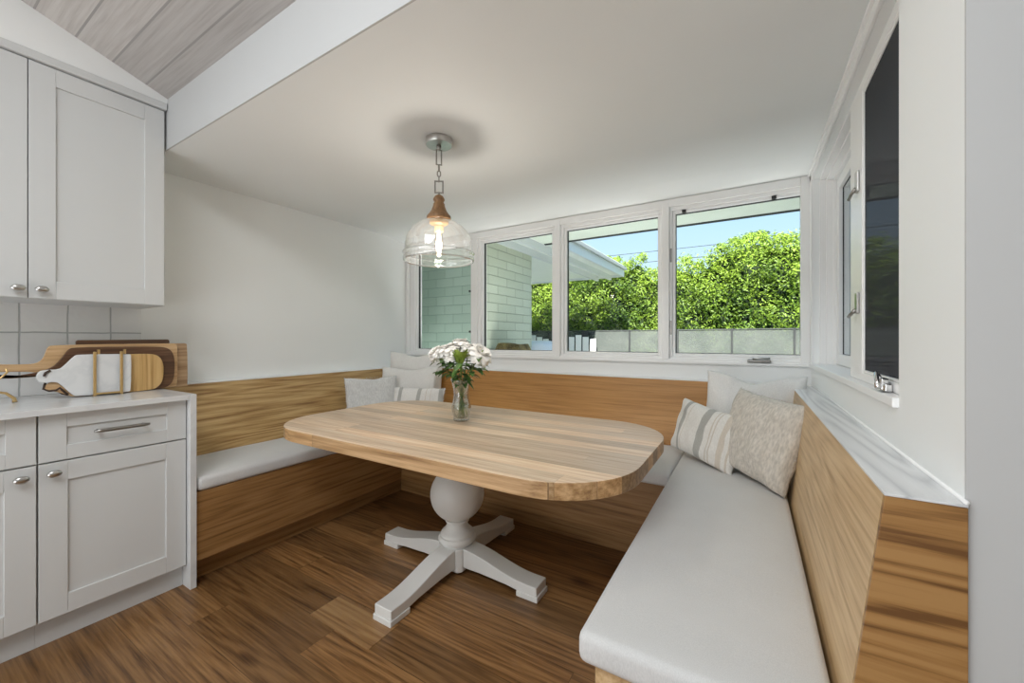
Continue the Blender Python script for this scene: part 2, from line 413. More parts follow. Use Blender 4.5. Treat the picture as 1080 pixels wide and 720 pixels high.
# casing around the whole row
bm = bmesh.new()
frame_ring(bm, -2.858, .287, 1.026, 2.0945, .045, YB - .022, YB + .001, .03, .05)
o = struct(build('trim_5', bm, TRIM, bevel=.004)); o['label'] = 'white casing framing the window row'
for i, x in enumerate((-2.030, -1.255, -.478)):
    o = struct(box('trim_%d' % (6 + i), (x - .022, YB - .026, 1.046), (x + .022, YB + .10, 2.075), TRIM, bevel=.004))
    o['label'] = 'white post between back windows, number %d from the left' % (i + 1)
wins = [(-2.83, -2.736, -2.101, -2.052, 'leftmost back window looking onto shaded painted block'),
        (-2.008, -1.965, -1.316, -1.277, 'second back window looking onto the pale block wall corner'),
        (-1.233, -1.194, -.533, -.50, 'third back window with patio roof corner and sky'),
        (-.456, -.423, .248, .285, 'rightmost back window with hand crank and hedge view')]
for i, (x0, g0, g1, x1, lab) in enumerate(wins):
    W = S('window_%d' % (i + 1), lab, ((x0 + x1) / 2, YB, 1.05))
    cas = i in (0, 3)
    bm = bmesh.new()
    # frame
    z0, z1 = 1.052, 2.07
    bm_box(bm, (x0, YB - .005, z0), (g0 - .018, YB + .09, z1)); bm_box(bm, (g1 + .018, YB - .005, z0), (x1, YB + .09, z1))
    bm_box(bm, (g0 - .018, YB - .005, z0), (g1 + .018, YB + .09, 1.07)); bm_box(bm, (g0 - .018, YB - .005, 2.022), (g1 + .018, YB + .09, z1))
    build('frame', bm, TRIM, W, bevel=.003)
    bm = bmesh.new()
    frame_ring(bm, g0 - .018, g1 + .018, 1.070, 2.022, .018, YB + .012, YB + .06)
    build('sash', bm, TRIM, W, bevel=.003)
    bm = bmesh.new()
    frame_ring(bm, g0 - .001, g1 + .001, 1.087, 2.005, .004, YB + .028, YB + .05)
    build('gasket', bm, BLACK, W)
    bm = bmesh.new(); bm_box(bm, (g0, YB + .036, 1.088), (g1, YB + .038, 2.004))
    build('pane', bm, PANE, W)
    if i == 3:
        for z in (1.255, 1.73):
            box('hinge', (x0 + .004, YB - .009, z - .045), (x0 + .014, YB - .004, z + .045), DKNICK, W, bevel=.001)
        for x in (-.37, .118):
            box('clip', (x - .012, YB + .004, 2.004), (x + .012, YB + .03, 2.02), BLACK, W, bevel=.001)
        # folded crank operator on the sill
        cx = .043
        bm = bmesh.new(); bm_box(bm, (cx - .06, YB - .052, 1.043), (cx + .06, YB - .004, 1.058))
        build('crank_base', bm, DKNICK, W, bevel=.006, seg=3)
        bm = bmesh.new()
        bm_tube(bm, [(cx - .03, YB - .04, 1.061), (cx - .01, YB - .047, 1.067), (cx + .02, YB - .045, 1.069), (cx + .052, YB - .036, 1.067)], [.008, .006, .005, .006])
        build('crank_handle', bm, NICKEL, W, smooth=True)
    if i == 0:
        for z in (1.245, 1.60):
            box('hinge_clip', (g1 - .022, YB + .012, z - .008), (g1 - .008, YB + .026, z + .008), BLACK, W, bevel=.001)
# sill board under the row
o = struct(box('trim_9', (-2.858, YB - .03, 1.024), (.288, YB - .0005, 1.042), TRIM, bevel=.004)); o['label'] = 'white sill board under the window row'

# ------------------------------------------------------------------ side window in the right wall
bm = bmesh.new()
for k, (x, zt) in enumerate(((.318, .0), (.345, .012), (.372, .024))):
    t = .012 * (k + 1)
    bm_box(bm, (x, RY1 - t, RZ0 + .01), (RX - .01, RY1 - t + .012, RZ1 - .002))
    bm_box(bm, (x, RY0 + .002, RZ1 - t), (RX - .01, RY1, RZ1 - t + .0118))
o = struct(build('trim_10', bm, TRIM, bevel=.003)); o['label'] = 'stepped white moulding inside the side window recess'
bm = bmesh.new()
frame2 = [(XR - .014, RY0, RZ0 - .03), (XR + .0, RY1 + .07, RZ0 - .005)]
bm_box(bm, (XR - .012, RY0 - .0, RZ0 - .012), (RX - .01, RY1 + .055, RZ0 + .012))
o = struct(build('trim_11', bm, TRIM, bevel=.004)); o['label'] = 'white sill of the side window'
bm = bmesh.new()
bm_box(bm, (XR - .010, RY0, RZ1 + .002), (XR, RY1 + .06, RZ1 + .035)); bm_box(bm, (XR - .018, RY0, RZ1 + .035), (XR, RY1 + .06, RZ1 + .05))
bm_box(bm, (XR - .010, RY1 + .002, RZ0 + .012), (XR, RY1 + .055, RZ1 + .035))
o = struct(build('trim_12', bm, TRIM, bevel=.003)); o['label'] = 'white casing above the side window'
# far fixed unit
W = S('window_5', 'fixed far part of the side window in the right wall', (.40, 2.2, 1.05))
def ring_y(bm, y0, y1, z0, z1, w, x0, x1):
    bm_box(bm, (x0, y0, z0), (x1, y0 + w, z1)); bm_box(bm, (x0, y1 - w, z0), (x1, y1, z1))
    bm_box(bm, (x0, y0 + w, z0), (x1, y1 - w, z0 + w)); bm_box(bm, (x0, y0 + w, z1 - w), (x1, y1 - w, z1))
bm = bmesh.new(); ring_y(bm, 1.832, 2.64, 1.048, 2.005, .055, .385, .43); build('frame', bm, TRIM, W, bevel=.004)
bm = bmesh.new(); ring_y(bm, 1.887, 2.585, 1.103, 1.95, .002, .401, .406); build('gasket', bm, BLACK, W)
box('pane', (.402, 1.892, 1.108), (.404, 2.58, 1.945), PANE, W)
# near casement unit, closer to the room
W = S('window_6', 'near casement of the side window with dark insect screen', (.33, 1.5, 1.05))
bm = bmesh.new()
x0, x1 = .305, .43
bm_box(bm, (x0, 1.66, 1.047), (x1, 1.83, 2.005))
bm_box(bm, (x0, RY0 + .002, 1.047), (x1, 1.66, 1.075)); bm_box(bm, (x0, RY0 + .002, 1.972), (x1, 1.66, 2.005))
bm_box(bm, (x0, RY0 + .002, 1.075), (x1, RY0 + .05, 1.972))
build('frame', bm, TRIM, W, bevel=.004)
bm = bmesh.new(); ring_y(bm, RY0 + .05, 1.66, 1.075, 1.972, .008, .307, .335); build('sash', bm, TRIM, W, bevel=.003)
SCREEN = thin_glass('dark insect screen', (.20, .21, .23), .03, .25, .25, haze=((.07, .075, .085), .6))
box('insect_screen', (.311, RY0 + .059, 1.084), (.313, 1.651, 1.963), SCREEN, W)
box('pane', (.405, RY0 + .05, 1.08), (.407, 1.66, 1.965), PANE, W)
for z in (1.30, 1.70):
    bm = bmesh.new(); bm_box(bm, (x0 - .008, 1.69, z - .035), (x0, 1.72, z + .035))
    la = build('latch', bm, NICKEL, W, bevel=.003)
    bm = bmesh.new(); bm_tube(bm, [(x0 - .008, 1.704, z - .022), (x0 - .016, 1.722, z - .034), (x0 - .017, 1.755, z - .042)], [.006, .005, .005])
    build('latch_handle', bm, DKNICK, la, smooth=True)
bm = bmesh.new(); bm_box(bm, (.288, 1.335, 1.048), (.306, 1.40, 1.070)); bm_box(bm, (.284, 1.350, 1.05), (.302, 1.385, 1.082))
build('crank_base', bm, CHROME, W, bevel=.005, seg=3)
bm = bmesh.new(); bm_tube(bm, [(.288, 1.367, 1.078), (.282, 1.372, 1.090), (.277, 1.355, 1.094), (.274, 1.335, 1.080), (.274, 1.322, 1.06)], [.006, .005, .005, .005, .007])
build('crank_handle', bm, CHROME, W, smooth=True)
NB = struct(box('trim_13', (1.5, -1.0, -.12), (1.6, 7.0, 2.6), paint('neighbour stucco', (.40, .40, .38), .8, .02))); NB['label'] = 'pale side yard wall beyond the side window'

# ------------------------------------------------------------------ cabinets
def shaker(bm, x, y0, y1, z0, z1, st=.075, t=.019, rec=.008, rt=None):
    rt = rt or st
    bm_box(bm, (x - t, y0, z0), (x - rec, y1, z1))
    bm_box(bm, (x - rec - .001, y0, z0), (x, y0 + st, z1)); bm_box(bm, (x - rec - .001, y1 - st, z0), (x, y1, z1))
    bm_box(bm, (x - rec - .001, y0 + st, z0), (x, y1 - st, z0 + rt)); bm_box(bm, (x - rec - .001, y0 + st, z1 - rt), (x, y1 - st, z1))

def knob(x, y, z, parent, vert=False):
    bm = bmesh.new()
    bm_lathe(bm, [(0, 0), (.006, 0), (.005, .012), (.010, .016), (.016, .021), (.0155, .026), (.009, .030), (0, .031)], seg=24, sy=1.25, sx=.85)
    bmesh.ops.rotate(bm, verts=bm.verts, cent=(0, 0, 0), matrix=Matrix.Rotation(PI / 2, 3, 'Y'))
    bmesh.ops.translate(bm, verts=bm.verts, vec=(x, y, z))
    return build('knob', bm, NICKEL, parent, smooth=True)

U = thing('upper_cabinet', 'white shaker wall cabinet with two doors above the tile backsplash', 'cabinet', (-2.68, .36, 1.345))
box('carcass', (XL, -.085, 1.345), (-2.521, .802, 2.318), CAB, U, bevel=.002)
box('crown', (XL, -.085, 2.319), (-2.486, .800, 2.352), CAB, U, bevel=.003)
for y0, y1, ky in ((-.08, .3565, .33), (.3595, .792, .392)):
    bm = bmesh.new(); shaker(bm, -2.50, y0, y1, 1.348, 2.314, .074)
    d = build('door', bm, CAB, U, bevel=.0015)
    knob(-2.50, ky, 1.385, d)

def base_cab(label, y0, y1, kn):
    B = thing('base_cabinet', label, 'cabinet', (-2.58, (y0 + y1) / 2, 0))
    box('carcass', (XL, y0 - .001, .11), (-2.312, y1 + .001, .894), CAB, B)
    box('toe_kick', (XL, y0 - .001, 0), (-2.34, y1 + .001, .109), KICK, B)
    bm = bmesh.new(); shaker(bm, -2.291, y0 + .0015, y1 - .0015, .712, .893, .072, rt=.055)
    d = build('drawer', bm, CAB, B, bevel=.0015)
    bm = bmesh.new()
    yc = (y0 + y1) / 2
    h0, h1 = yc - .082, yc + .082
    bm_tube(bm, [(-2.262, h0 - .004, .809), (-2.262, h0 + .02, .809), (-2.262, h1 - .02, .809), (-2.262, h1 + .004, .809)], [.0055, .0075, .0075, .0055], 12)
    for y in (h0 + .012, h1 - .012): bm_tube(bm, [(-2.291, y, .809), (-2.262, y, .809)], .005, 10)
    build('handle', bm, DKNICK, d, smooth=True)
    bm = bmesh.new(); shaker(bm, -2.291, y0 + .0015, y1 - .0015, .110, .706, .075)
    d = build('door', bm, CAB, B, bevel=.0015)
    knob(-2.291, kn, .668, d)
base_cab('white shaker base cabinet with drawer next to the bench', .352, .809, .39)
base_cab('white shaker base cabinet at the left edge, cut off by the frame', -.11, .3495, .31)
K = thing('countertop', 'white quartz countertop with waterfall end beside the bench', 'countertop', (-2.55, .4, .895))
box('slab', (XL, -.6, .895), (-2.258, .8105, .919), QUARTZ, K, bevel=.0015)
box('waterfall_panel', (XL, .811, 0), (-2.258, .837, .919), QUARTZ, K, bevel=.0015)

# ------------------------------------------------------------------ boards in the brass rack
def arc_pts(c, r, a0, a1, n=8):
    return [(c[0] + r * math.cos(math.radians(a0 + (a1 - a0) * k / n)), c[1] + r * math.sin(math.radians(a0 + (a1 - a0) * k / n))) for k in range(n + 1)]
def smooth_poly(pts, it=2):
    for _ in range(it):
        q = []
        for i in range(len(pts)):
            a, b = pts[i], pts[(i + 1) % len(pts)]
            q += [(a[0] * .75 + b[0] * .25, a[1] * .75 + b[1] * .25), (a[0] * .25 + b[0] * .75, a[1] * .25 + b[1] * .75)]
        pts = q
    return pts
Z0 = .9195
def board(name, label, pts, x, t, mat, it=2, cat='cutting board', bev=.0025):
    sy = x / -2.6
    bm = bmesh.new(); bm_prism(bm, smooth_poly(pts, it), 'X', x, x + t)
    ys = [p[0] for p in pts]
    o = build(name, bm, mat, loc=(x, sum(ys) / len(ys), Z0), bevel=bev)
    tag(o, label, cat); return o
mb = board('marble_board', 'white marble serving board with a short handle, front of the rack',
      [(.398, 1.000), (.392, 1.022), (.400, 1.044), (.418, 1.049), (.457, 1.049), (.470, 1.060), (.502, 1.105), (.515, 1.112), (.688, 1.109), (.694, 1.10), (.692, .932), (.685, .924), (.51, .924), (.497, .932), (.460, .985), (.448, .995), (.410, .994)], -2.600, .012, MARBLE, 1)
# leather thong through the marble handle hole
bm = bmesh.new()
bm_tube(bm, [(-2.584, .432, 1.046), (-2.583, .418, 1.036), (-2.584, .414, 1.022)], .0045)
bm_tube(bm, [(-2.606, .421, .992), (-2.606, .416, .966), (-2.604, .432, .956), (-2.602, .452, .957), (-2.602, .462, .967), (-2.601, .470, .955), (-2.600, .486, .934)], .0045)
build('leather_thong', bm, LEATHER, mb, smooth=True)
board('wooden_handle_board', 'small brown wood board tip showing below the marble handle',
      [(.420, .990), (.418, .960), (.455, .950), (.490, .930), (.50, .922), (.62, .922), (.62, .995), (.50, .998), (.462, .995)], -2.6125, .010, BEECH, 1)
board('round_board', 'golden live-edge wood board with a rounded end right of the marble', [(.62, 1.106), (.76, 1.108), (.80, 1.10), (.822, 1.07), (.828, 1.02), (.822, .96), (.80, .93), (.77, .921), (.62, .921)], -2.6260, .012, OLIVE)
board('walnut_paddle_board', 'dark walnut paddle board with a long handle',
      [(.20, 1.049), (.16, 1.035), (.20, 1.020), (.30, 1.020), (.38, 1.032), (.44, 1.05), (.468, 1.085), (.492, 1.133), (.51, 1.145), (.80, 1.143), (.85, 1.135), (.874, 1.10), (.878, 1.03), (.872, .96), (.85, .93), (.81, .921), (.50, .921), (.46, .94), (.43, 1.02), (.38, 1.018), (.30, 1.017)], -2.642, .013, WALNUT, 2)
board('beech_paddle_board', 'pale wood paddle board with a handle, largest in the rack',
      [(.16, 1.07), (.20, 1.083), (.36, 1.073), (.405, 1.075), (.424, 1.10), (.433, 1.145), (.45, 1.156), (.86, 1.157), (.89, 1.155), (.895, 1.13), (.895, .94), (.885, .921), (.50, .921), (.46, 1.0), (.43, 1.03), (.36, 1.045), (.20, 1.045)], -2.658, .012, BEECH, 2)
board('rustic_board', 'grey-brown end of a rectangular wood board at the back of the rack', [(.62, 1.1575), (.895, 1.1575), (.936, 1.158), (.944, 1.15), (.946, .93), (.94, .921), (.62, .921)], -2.674, .012, RUSTIC, 1)
board('dark_tray', 'thin dark tray edge standing behind the wooden boards', [(.528, .921), (.528, 1.172), (.535, 1.176), (.868, 1.179), (.874, 1.172), (.874, .921)], -2.700, .012, WALNUT, 0, cat='tray')
RK = thing('board_rack', 'brass rack holding the cutting boards upright on the counter', 'rack', (-2.6, .62, Z0))
for y in (.565, .655):
    for j, x in enumerate((-2.578, -2.714)):
        bm = bmesh.new(); bm_box(bm, (x - .005, y - .005, Z0 + .001), (x + .005, y + .005, 1.123 if j == 0 else 1.15))
        build('post', bm, BRASS, RK, bevel=.002)
    bm = bmesh.new(); bm_box(bm, (-2.6125 + .0002, y + .014, Z0 + .5 * 0 + .19), (-2.6125 + .0115, y + .023, 1.132)); build('post_tip', bm, BRASS, RK, bevel=.001)
    bm = bmesh.new(); bm_box(bm, (-2.719, y - .006, Z0), (-2.572, y + .006, Z0 + .0015)); build('foot_bar', bm, BRASS, RK)
bm = bmesh.new(); bm_box(bm, (-2.582, .56, Z0 + .006), (-2.574, .66, Z0 + .014)); build('cross_bar', bm, BRASS, RK, bevel=.001)
# small gold tipped stand at far left
bm = bmesh.new()
bm_tube(bm, [(-2.60, .12 + .0, 1.0), (-2.60, .20, 1.0)] if False else [(-2.60, .20, .985), (-2.60, .27, .975), (-2.60, .315, .960), (-2.60, .336, .936), (-2.60, .338, .921)], [.004, .004, .005, .006, .008])
bm_tube(bm, [(-2.60, .20, .985), (-2.60, .12, .97), (-2.60, .07, .93), (-2.60, .06, .921)], [.004, .005, .006, .008])
bm_tube(bm, [(-2.598, .20 + .0, .985), (-2.60, .21, 1.0), (-2.60, .25, 1.012), (-2.60, .30, 1.022), (-2.60, .318, 1.045), (-2.60, .314, 1.062)], .0035)
o = build('wire_stand', bm, BRASS, loc=(-2.6, .2, Z0), smooth=True)
tag(o, 'thin brass wire stand at the far left edge of the counter', 'stand')

# ------------------------------------------------------------------ banquette benches
def bench(label, loc): return thing('banquette_bench', label, 'bench', loc, None)
ZS = .447  # top of seat box
# left bench
B = bench('left oak banquette bench along the plain white wall', (-2.5, 1.8, 0))
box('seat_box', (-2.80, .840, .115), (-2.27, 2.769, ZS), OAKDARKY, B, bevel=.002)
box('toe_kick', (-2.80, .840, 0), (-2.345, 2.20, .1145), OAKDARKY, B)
bm = bmesh.new(); bm_prism(bm, [(-2.712, ZS + .001), (-2.782, .918), (-2.859, .918), (-2.859, ZS + .001)], 'Y', .840, 2.699)
build('backrest', bm, OAKL, B, bevel=.0015)
box('ledge', (-2.859, .840, .9185), (-2.778, 2.699, .924), TRIM, B, bevel=.001)  # white colour imitates glare on the oak top
# back bench
B = bench('back oak banquette bench under the window row', (-1.2, 2.4, 0))
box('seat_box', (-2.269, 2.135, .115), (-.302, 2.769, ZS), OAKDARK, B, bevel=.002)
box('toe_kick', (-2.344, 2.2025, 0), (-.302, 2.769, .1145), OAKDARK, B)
bm = bmesh.new(); bm_prism(bm, [(2.645, ZS + .001), (2.70, .918), (2.769, .918), (2.769, ZS + .001)], 'X', -2.711, .137)
for v in bm.verts:
    if v.co.z > .9: v.co.x = -2.781 if v.co.x < 0 else .194
build('backrest', bm, OAKBACK, B, bevel=.0015)
box('ledge', (-2.859, 2.6995, .9185), (.291, 2.769, .924), TRIM, B, bevel=.001)  # white here too imitates the reflection along the ledge
# right bench
B = bench('right oak banquette bench with dark grained end panel', (0, 1.8, 0))
box('seat_box', (-.301, .862, .115), (.13, 2.769, ZS), OAKY, B, bevel=.002)
box('toe_kick', (-.23, .93, 0), (.13, 2.769, .1145), OAKDARKY, B)
bm = bmesh.new(); bm_prism(bm, [(.138, ZS + .001), (.194, .918), (.291, .918), (.291, ZS + .001)], 'Y', .906, 2.699)
build('backrest', bm, OAKY, B, bevel=.0015)
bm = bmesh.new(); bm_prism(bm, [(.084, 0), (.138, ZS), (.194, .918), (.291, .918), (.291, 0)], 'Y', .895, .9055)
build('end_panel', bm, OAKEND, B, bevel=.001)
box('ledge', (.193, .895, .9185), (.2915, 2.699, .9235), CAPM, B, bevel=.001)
bm = bmesh.new(); bm_tube(bm, [(.2905, .897, .9255), (.2905, 2.699, .9255)], .0035, 8)
build('caulk_bead', bm, TRIM, B, smooth=True)

# ------------------------------------------------------------------ seat cushions
def cushion(label, x0, x1, y0, y1, z0, z1, seamside=None):
    bm = bmesh.new(); nx = max(4, int((x1 - x0) / .06)); ny = max(4, int((y1 - y0) / .06))
    bmesh.ops.create_grid(bm, x_segments=nx, y_segments=ny, size=.5)
    r = bmesh.ops.extrude_face_region(bm, geom=bm.faces[:])
    top = [g for g in r['geom'] if isinstance(g, bmesh.types.BMVert)]
    ts = set(top)
    for v in bm.verts:
        u, w = v.co.x * 2, v.co.y * 2
        x = x0 + (u + 1) / 2 * (x1 - x0); y = y0 + (w + 1) / 2 * (y1 - y0)
        n = noise.noise((x * 3, y * 3, 4))
        if v in ts:
            puff = (1 - u ** 6) * (1 - w ** 6)
            z = z1 - .006 + .010 * puff + .003 * n
        else: z = z0
        v.co = (x, y, z)
    o = build('seat_cushion', bm, CUSH, loc=((x0 + x1) / 2, (y0 + y1) / 2, z0), bevel=.02, seg=4)
    o.modifiers['bevel'].angle_limit = 1.2
    o.modifiers['bevel'].harden_normals = False
    # welted seam just below the front upper edge
    tag(o, label, 'cushion'); return o
cushion('long grey-white bench cushion on the left bench behind the table', -2.709, -2.258, .842, 2.055, ZS + .002, .522)
cushion('grey-white bench cushion on the back bench between the side cushions', -2.705, -.340, 2.060, 2.640, ZS + .002, .522)
cushion('wide grey-white bench cushion on the right bench in the foreground', -.337, .135, .842, 2.640, ZS + .002, .527)

# ------------------------------------------------------------------ pillows
def pillow(name, label, w, h, t, mat, pos, yaw, tilt, roll=0, n=34, pinch=.05, chop=0, wr=.006, seed=0, fringe=False, sag=0, taper=0):
    bm = bmesh.new(); sides = {}
    for s in (1, -1):
        for i in range(n + 1):
            for j in range(n + 1):
                edge = i in (0, n) or j in (0, n)
                if edge and s == -1: sides[(s, i, j)] = sides[(1, i, j)]; continue
                u = -1 + 2 * i / n; v = -1 + 2 * j / n
                # denser at the edges
                u = math.sin(u * PI / 2) * .5 + u * .5; v = math.sin(v * PI / 2) * .5 + v * .5
                k = max(0, (1 - u ** 2)) ** .42 * max(0, (1 - v ** 2)) ** .42
                x = w / 2 * u * (1 - pinch * (1 - v * v) * abs(u) ** 3)
                z = h / 2 * v * (1 - pinch * (1 - u * u) * abs(v) ** 3)
                x *= 1 - taper * (v + 1) / 2
                nz = noise.noise((u * 1.6 + seed, v * 1.6, s * 2 + seed))
                cr = noise.noise((u * 5 + seed, v * 2.2, s * 3.1 + seed)); 
                rad = math.sin(math.atan2(v, u) * 9 + seed) * max(0, (abs(u) ** 2 + abs(v) ** 2 - .45)) * .5
                th = t / 2 * k * (1 + .18 * nz) + wr * cr * (k ** .5) + wr * rad * (k ** .4)
                if v < -.2: th *= 1 + .22 * (-v - .2)
                if chop and v > -.4: 
                    q = math.exp(-(u * u) / .16) * ((v + .4) / 1.4)
                    z -= chop * q; th *= 1 - .25 * q
                z += sag * (u * u - .4) * (v + 1) * .5
                z += .004 * noise.noise((u * 3, v * 3, seed + 9)) ; x += .004 * noise.noise((u * 3, v * 3, seed + 19))
                sides[(s, i, j)] = bm.verts.new((x, -s * th, z + h / 2))
    for s in (1, -1):
        for i in range(n):
            for j in range(n):
                q = [sides[(s, i, j)], sides[(s, i + 1, j)], sides[(s, i + 1, j + 1)], sides[(s, i, j + 1)]]
                bm.faces.new(q if s == 1 else q[::-1])
    if fringe:
        for e in range(260):
            a = random.random() * 4; sd = int(a); fpos = (a - sd) * 2 - 1
            u, v = [(fpos, 1), (1, fpos), (fpos, -1), (-1, fpos)][sd]
            x = w / 2 * u * (1 - pinch * (1 - v * v)) ; z = h / 2 * v * (1 - pinch * (1 - u * u)) + h / 2
            d = Vector([(0, 0, 1), (1, 0, 0), (0, 0, -1), (-1, 0, 0)][sd]) * random.uniform(.004, .009)
            p = Vector((x, random.uniform(-.002, .002), z)); q = Vector((.0012, 0, .0012))
            vs = [bm.verts.new(p - q), bm.verts.new(p + q), bm.verts.new(p + d)]
            bm.faces.new(vs)
    o = build(name, bm, mat, smooth=True)
    R = Matrix.Rotation(yaw, 4, 'Z') @ Matrix.Rotation(-tilt, 4, 'X') @ Matrix.Rotation(roll, 4, 'Y')
    o.matrix_world = Matrix.Translation(pos) @ R
    tag(o, label, 'pillow'); return o
def yaw_of(a, b): return math.atan2(b[1] - a[1], b[0] - a[0])
D = math.radians
SEAT = .535
# left corner
pillow('throw_pillow', 'plump white pillow deep in the left corner, behind the other left pillows', .50, .54, .14, PWHITE, (-2.50, 2.49, SEAT), yaw_of((-2.70, 2.42), (-2.26, 2.60)), D(9), seed=3, chop=.03)
pillow('throw_pillow', 'square pale grey pillow in the left corner above the small striped one', .48, .42, .13, PWHITE, (-2.42, 2.33, SEAT), yaw_of((-2.66, 2.22), (-2.22, 2.44)), D(13), seed=11, chop=.015, pinch=.06)
pillow('throw_pillow', 'grey linen pillow on the left bench against the long oak backrest', .40, .355, .12, PGREY, (-2.49, 2.06, SEAT), yaw_of((-2.60, 1.90), (-2.44, 2.22)), D(12), seed=5, chop=.01, fringe=True)
pillow('throw_pillow', 'small lumbar pillow with grey stripes in front of the left corner pillows', .42, .275, .10, PSTR2, (-2.18, 2.20, SEAT), yaw_of((-2.40, 2.13), (-2.0, 2.28)), D(14), seed=7, fringe=True)
# right corner
pillow('throw_pillow', 'large white pillow in the right corner leaning under the window crank', .52, .47, .18, PWHITE, (.0, 2.46, SEAT), D(-4), D(14), seed=21, chop=.045, pinch=.07, wr=.014, roll=D(1.5), taper=.09)
pillow('throw_pillow', 'cream lumbar pillow with grey stripes beside the table corner', .40, .285, .14, PSTR1, (-.235, 2.285, SEAT + .012), yaw_of((-.42, 2.39), (-.16, 2.20)), D(15), seed=31, roll=D(7), wr=.010, fringe=False)
pillow('throw_pillow', 'beige slubby linen pillow against the right oak backrest', .43, .39, .16, PLINEN, (-.015, 2.135, SEAT + .008), yaw_of((-.17, 2.33), (.12, 1.98)), D(17), seed=41, pinch=.05, chop=.0, roll=D(4), wr=.013, fringe=True)

# ------------------------------------------------------------------ dining table
TX0, TX1, TY0, TY1, TZ = -2.175, -.322, 1.072, 2.10, .745
TC = ((TX0 + TX1) / 2, 1.62)
T = thing('dining_table', 'butcher block pedestal dining table with rounded corners and white base', 'table', (-1.31, 1.62, 0))
bm = bmesh.new()
R = .33; pts = []
for cx, cy, a in ((TX1 - R, TY1 - R, 0), (TX0 + R, TY1 - R, 90), (TX0 + R, TY0 + R, 180), (TX1 - R, TY0 + R, 270)):
    for k in range(19):
        an = math.radians(a + k * 5)
        # slightly squarer than a circle
        c_, s_ = math.cos(an), math.sin(an)
        pts.append((cx + R * math.copysign(abs(c_) ** .93, c_), cy + R * math.copysign(abs(s_) ** .93, s_)))
bm_prism(bm, pts, 'Z', TZ - .056, TZ)
bmesh.ops.recalc_face_normals(bm, faces=bm.faces)
for fc in bm.faces: fc.material_index = 0 if abs(fc.normal.z) > .5 else 1
build('tabletop', bm, [TABLE, TEDGE], T, bevel=.003, seg=2)
PC = (-1.31, 1.62, 0)
bm = bmesh.new()
bm_lathe(bm, [(0, .10), (.080, .10), (.081, .137), (.081, .138), (.092, .1395), (.0975, .148), (.0975, .158), (.092, .168), (.0845, .1695), (.084, .170), (.084, .182), (.0835, .183), (.077, .190), (.066, .199), (.057, .212), (.0525, .227), (.052, .236), (.0525, .2365), (.061, .238), (.063, .243), (.061, .249), (.052, .252)], PC, 56)
build('column_base', bm, BASEP, T, bevel=.0012)
bm = bmesh.new()
prof = [(.139 * math.sin(math.radians(a)), .378 - .139 * math.cos(math.radians(a))) for a in range(24, 160, 6)]
prof = [(.04, .245)] + prof + [(.05, .510), (.056, .520), (.056, .532), (.050, .54), (.055, .57), (.075, .60), (.085, .62), (.085, .64), (0, .64)]
bm_lathe(bm, prof, PC, 64)
build('ball_column', bm, BASEP, T, smooth=True)
bm = bmesh.new(); bm_box(bm, (PC[0] - .30, PC[1] - .14, .64), (PC[0] + .30, PC[1] + .14, .6885)); build('top_support', bm, BASEP, T, bevel=.01)
bm = bmesh.new()
oc = []
for k in range(8):
    a = math.radians(22.5 + 45 * k)
    oc.append((PC[0] + .092 * math.cos(a), PC[1] + .092 * math.sin(a)))
# square block with chamfered corners facing between the feet
h, c = .078, .020
oc = [(h, -h + c), (h, h - c), (h - c, h), (-h + c, h), (-h, h - c), (-h, -h + c), (-h + c, -h), (h - c, -h)]
bm_prism(bm, [(PC[0] + x, PC[1] + y) for x, y in oc], 'Z', .012, .128)
build('hub_block', bm, BASEP, T, bevel=.008, seg=3)
def foot(k):
    bm = bmesh.new(); n = 12; L0, L1 = .06, .49; wd = .05
    top = []; bot = []
    for i in range(n + 1):
        s = i / n; x = L0 + (L1 - L0) * s
        zt = .128 - .064 * (1 - (1 - s) ** 1.9) - .0 * s
        zt = .066 + .062 * (.5 + .5 * math.cos(PI * min(1, s * 1.12))) if s < .89 else .066
        top.append((x, zt))
    pr = top + [(L1, .024), (L1 - .11, .024)] + [(L1 - .16, .030), (L0 + .12, .036), (L0, .034)]
    def P(x, y, z): return (PC[0] + x * math.cos(k) - y * math.sin(k), PC[1] + x * math.sin(k) + y * math.cos(k), z)
    A = [bm.verts.new(P(x, -wd, z)) for x, z in pr]; B = [bm.verts.new(P(x, wd, z)) for x, z in pr]
    m = len(pr)
    bm.faces.new(A); bm.faces.new(B[::-1])
    for i in range(m): bm.faces.new((A[i], B[i], B[(i + 1) % m], A[(i + 1) % m]))
    ft = build('leg', bm, BASEP, T, bevel=.005, seg=2)
    bm = bmesh.new()
    vs = []
    for x0, x1, z0, z1, w2 in ((L1 - .105, L1 + .006, 0, .026, .054),):
        pts8 = [P(x, y, z) for z in (z0, z1) for x, y in ((x0, -w2), (x1, -w2), (x1, w2), (x0, w2))]
        v = [bm.verts.new(p) for p in pts8]
        for f_ in ((3, 2, 1, 0), (4, 5, 6, 7), (0, 1, 5, 4), (1, 2, 6, 5), (2, 3, 7, 6), (3, 0, 4, 7)): bm.faces.new([v[i] for i in f_])
    build('foot_pad', bm, BASEP, ft, bevel=.004)
for k in range(4): foot(k * PI / 2)

# ------------------------------------------------------------------ vase and flowers
VX, VY = -1.325, 1.672
vz = TZ + .001
bm = bmesh.new()
outer = [(.0, .0), (.040, .0), (.043, .006), (.040, .02), (.044, .035), (.050, .055), (.051, .07), (.047, .09), (.041, .115), (.039, .14), (.041, .165), (.046, .19), (.052, .21), (.056, .222)]
inner = [(r - .0035, z) for r, z in outer[::-1] if z > .012] + [(.030, .016), (0, .015)]
bm_lathe(bm, outer + inner, (VX, VY, vz), 40)
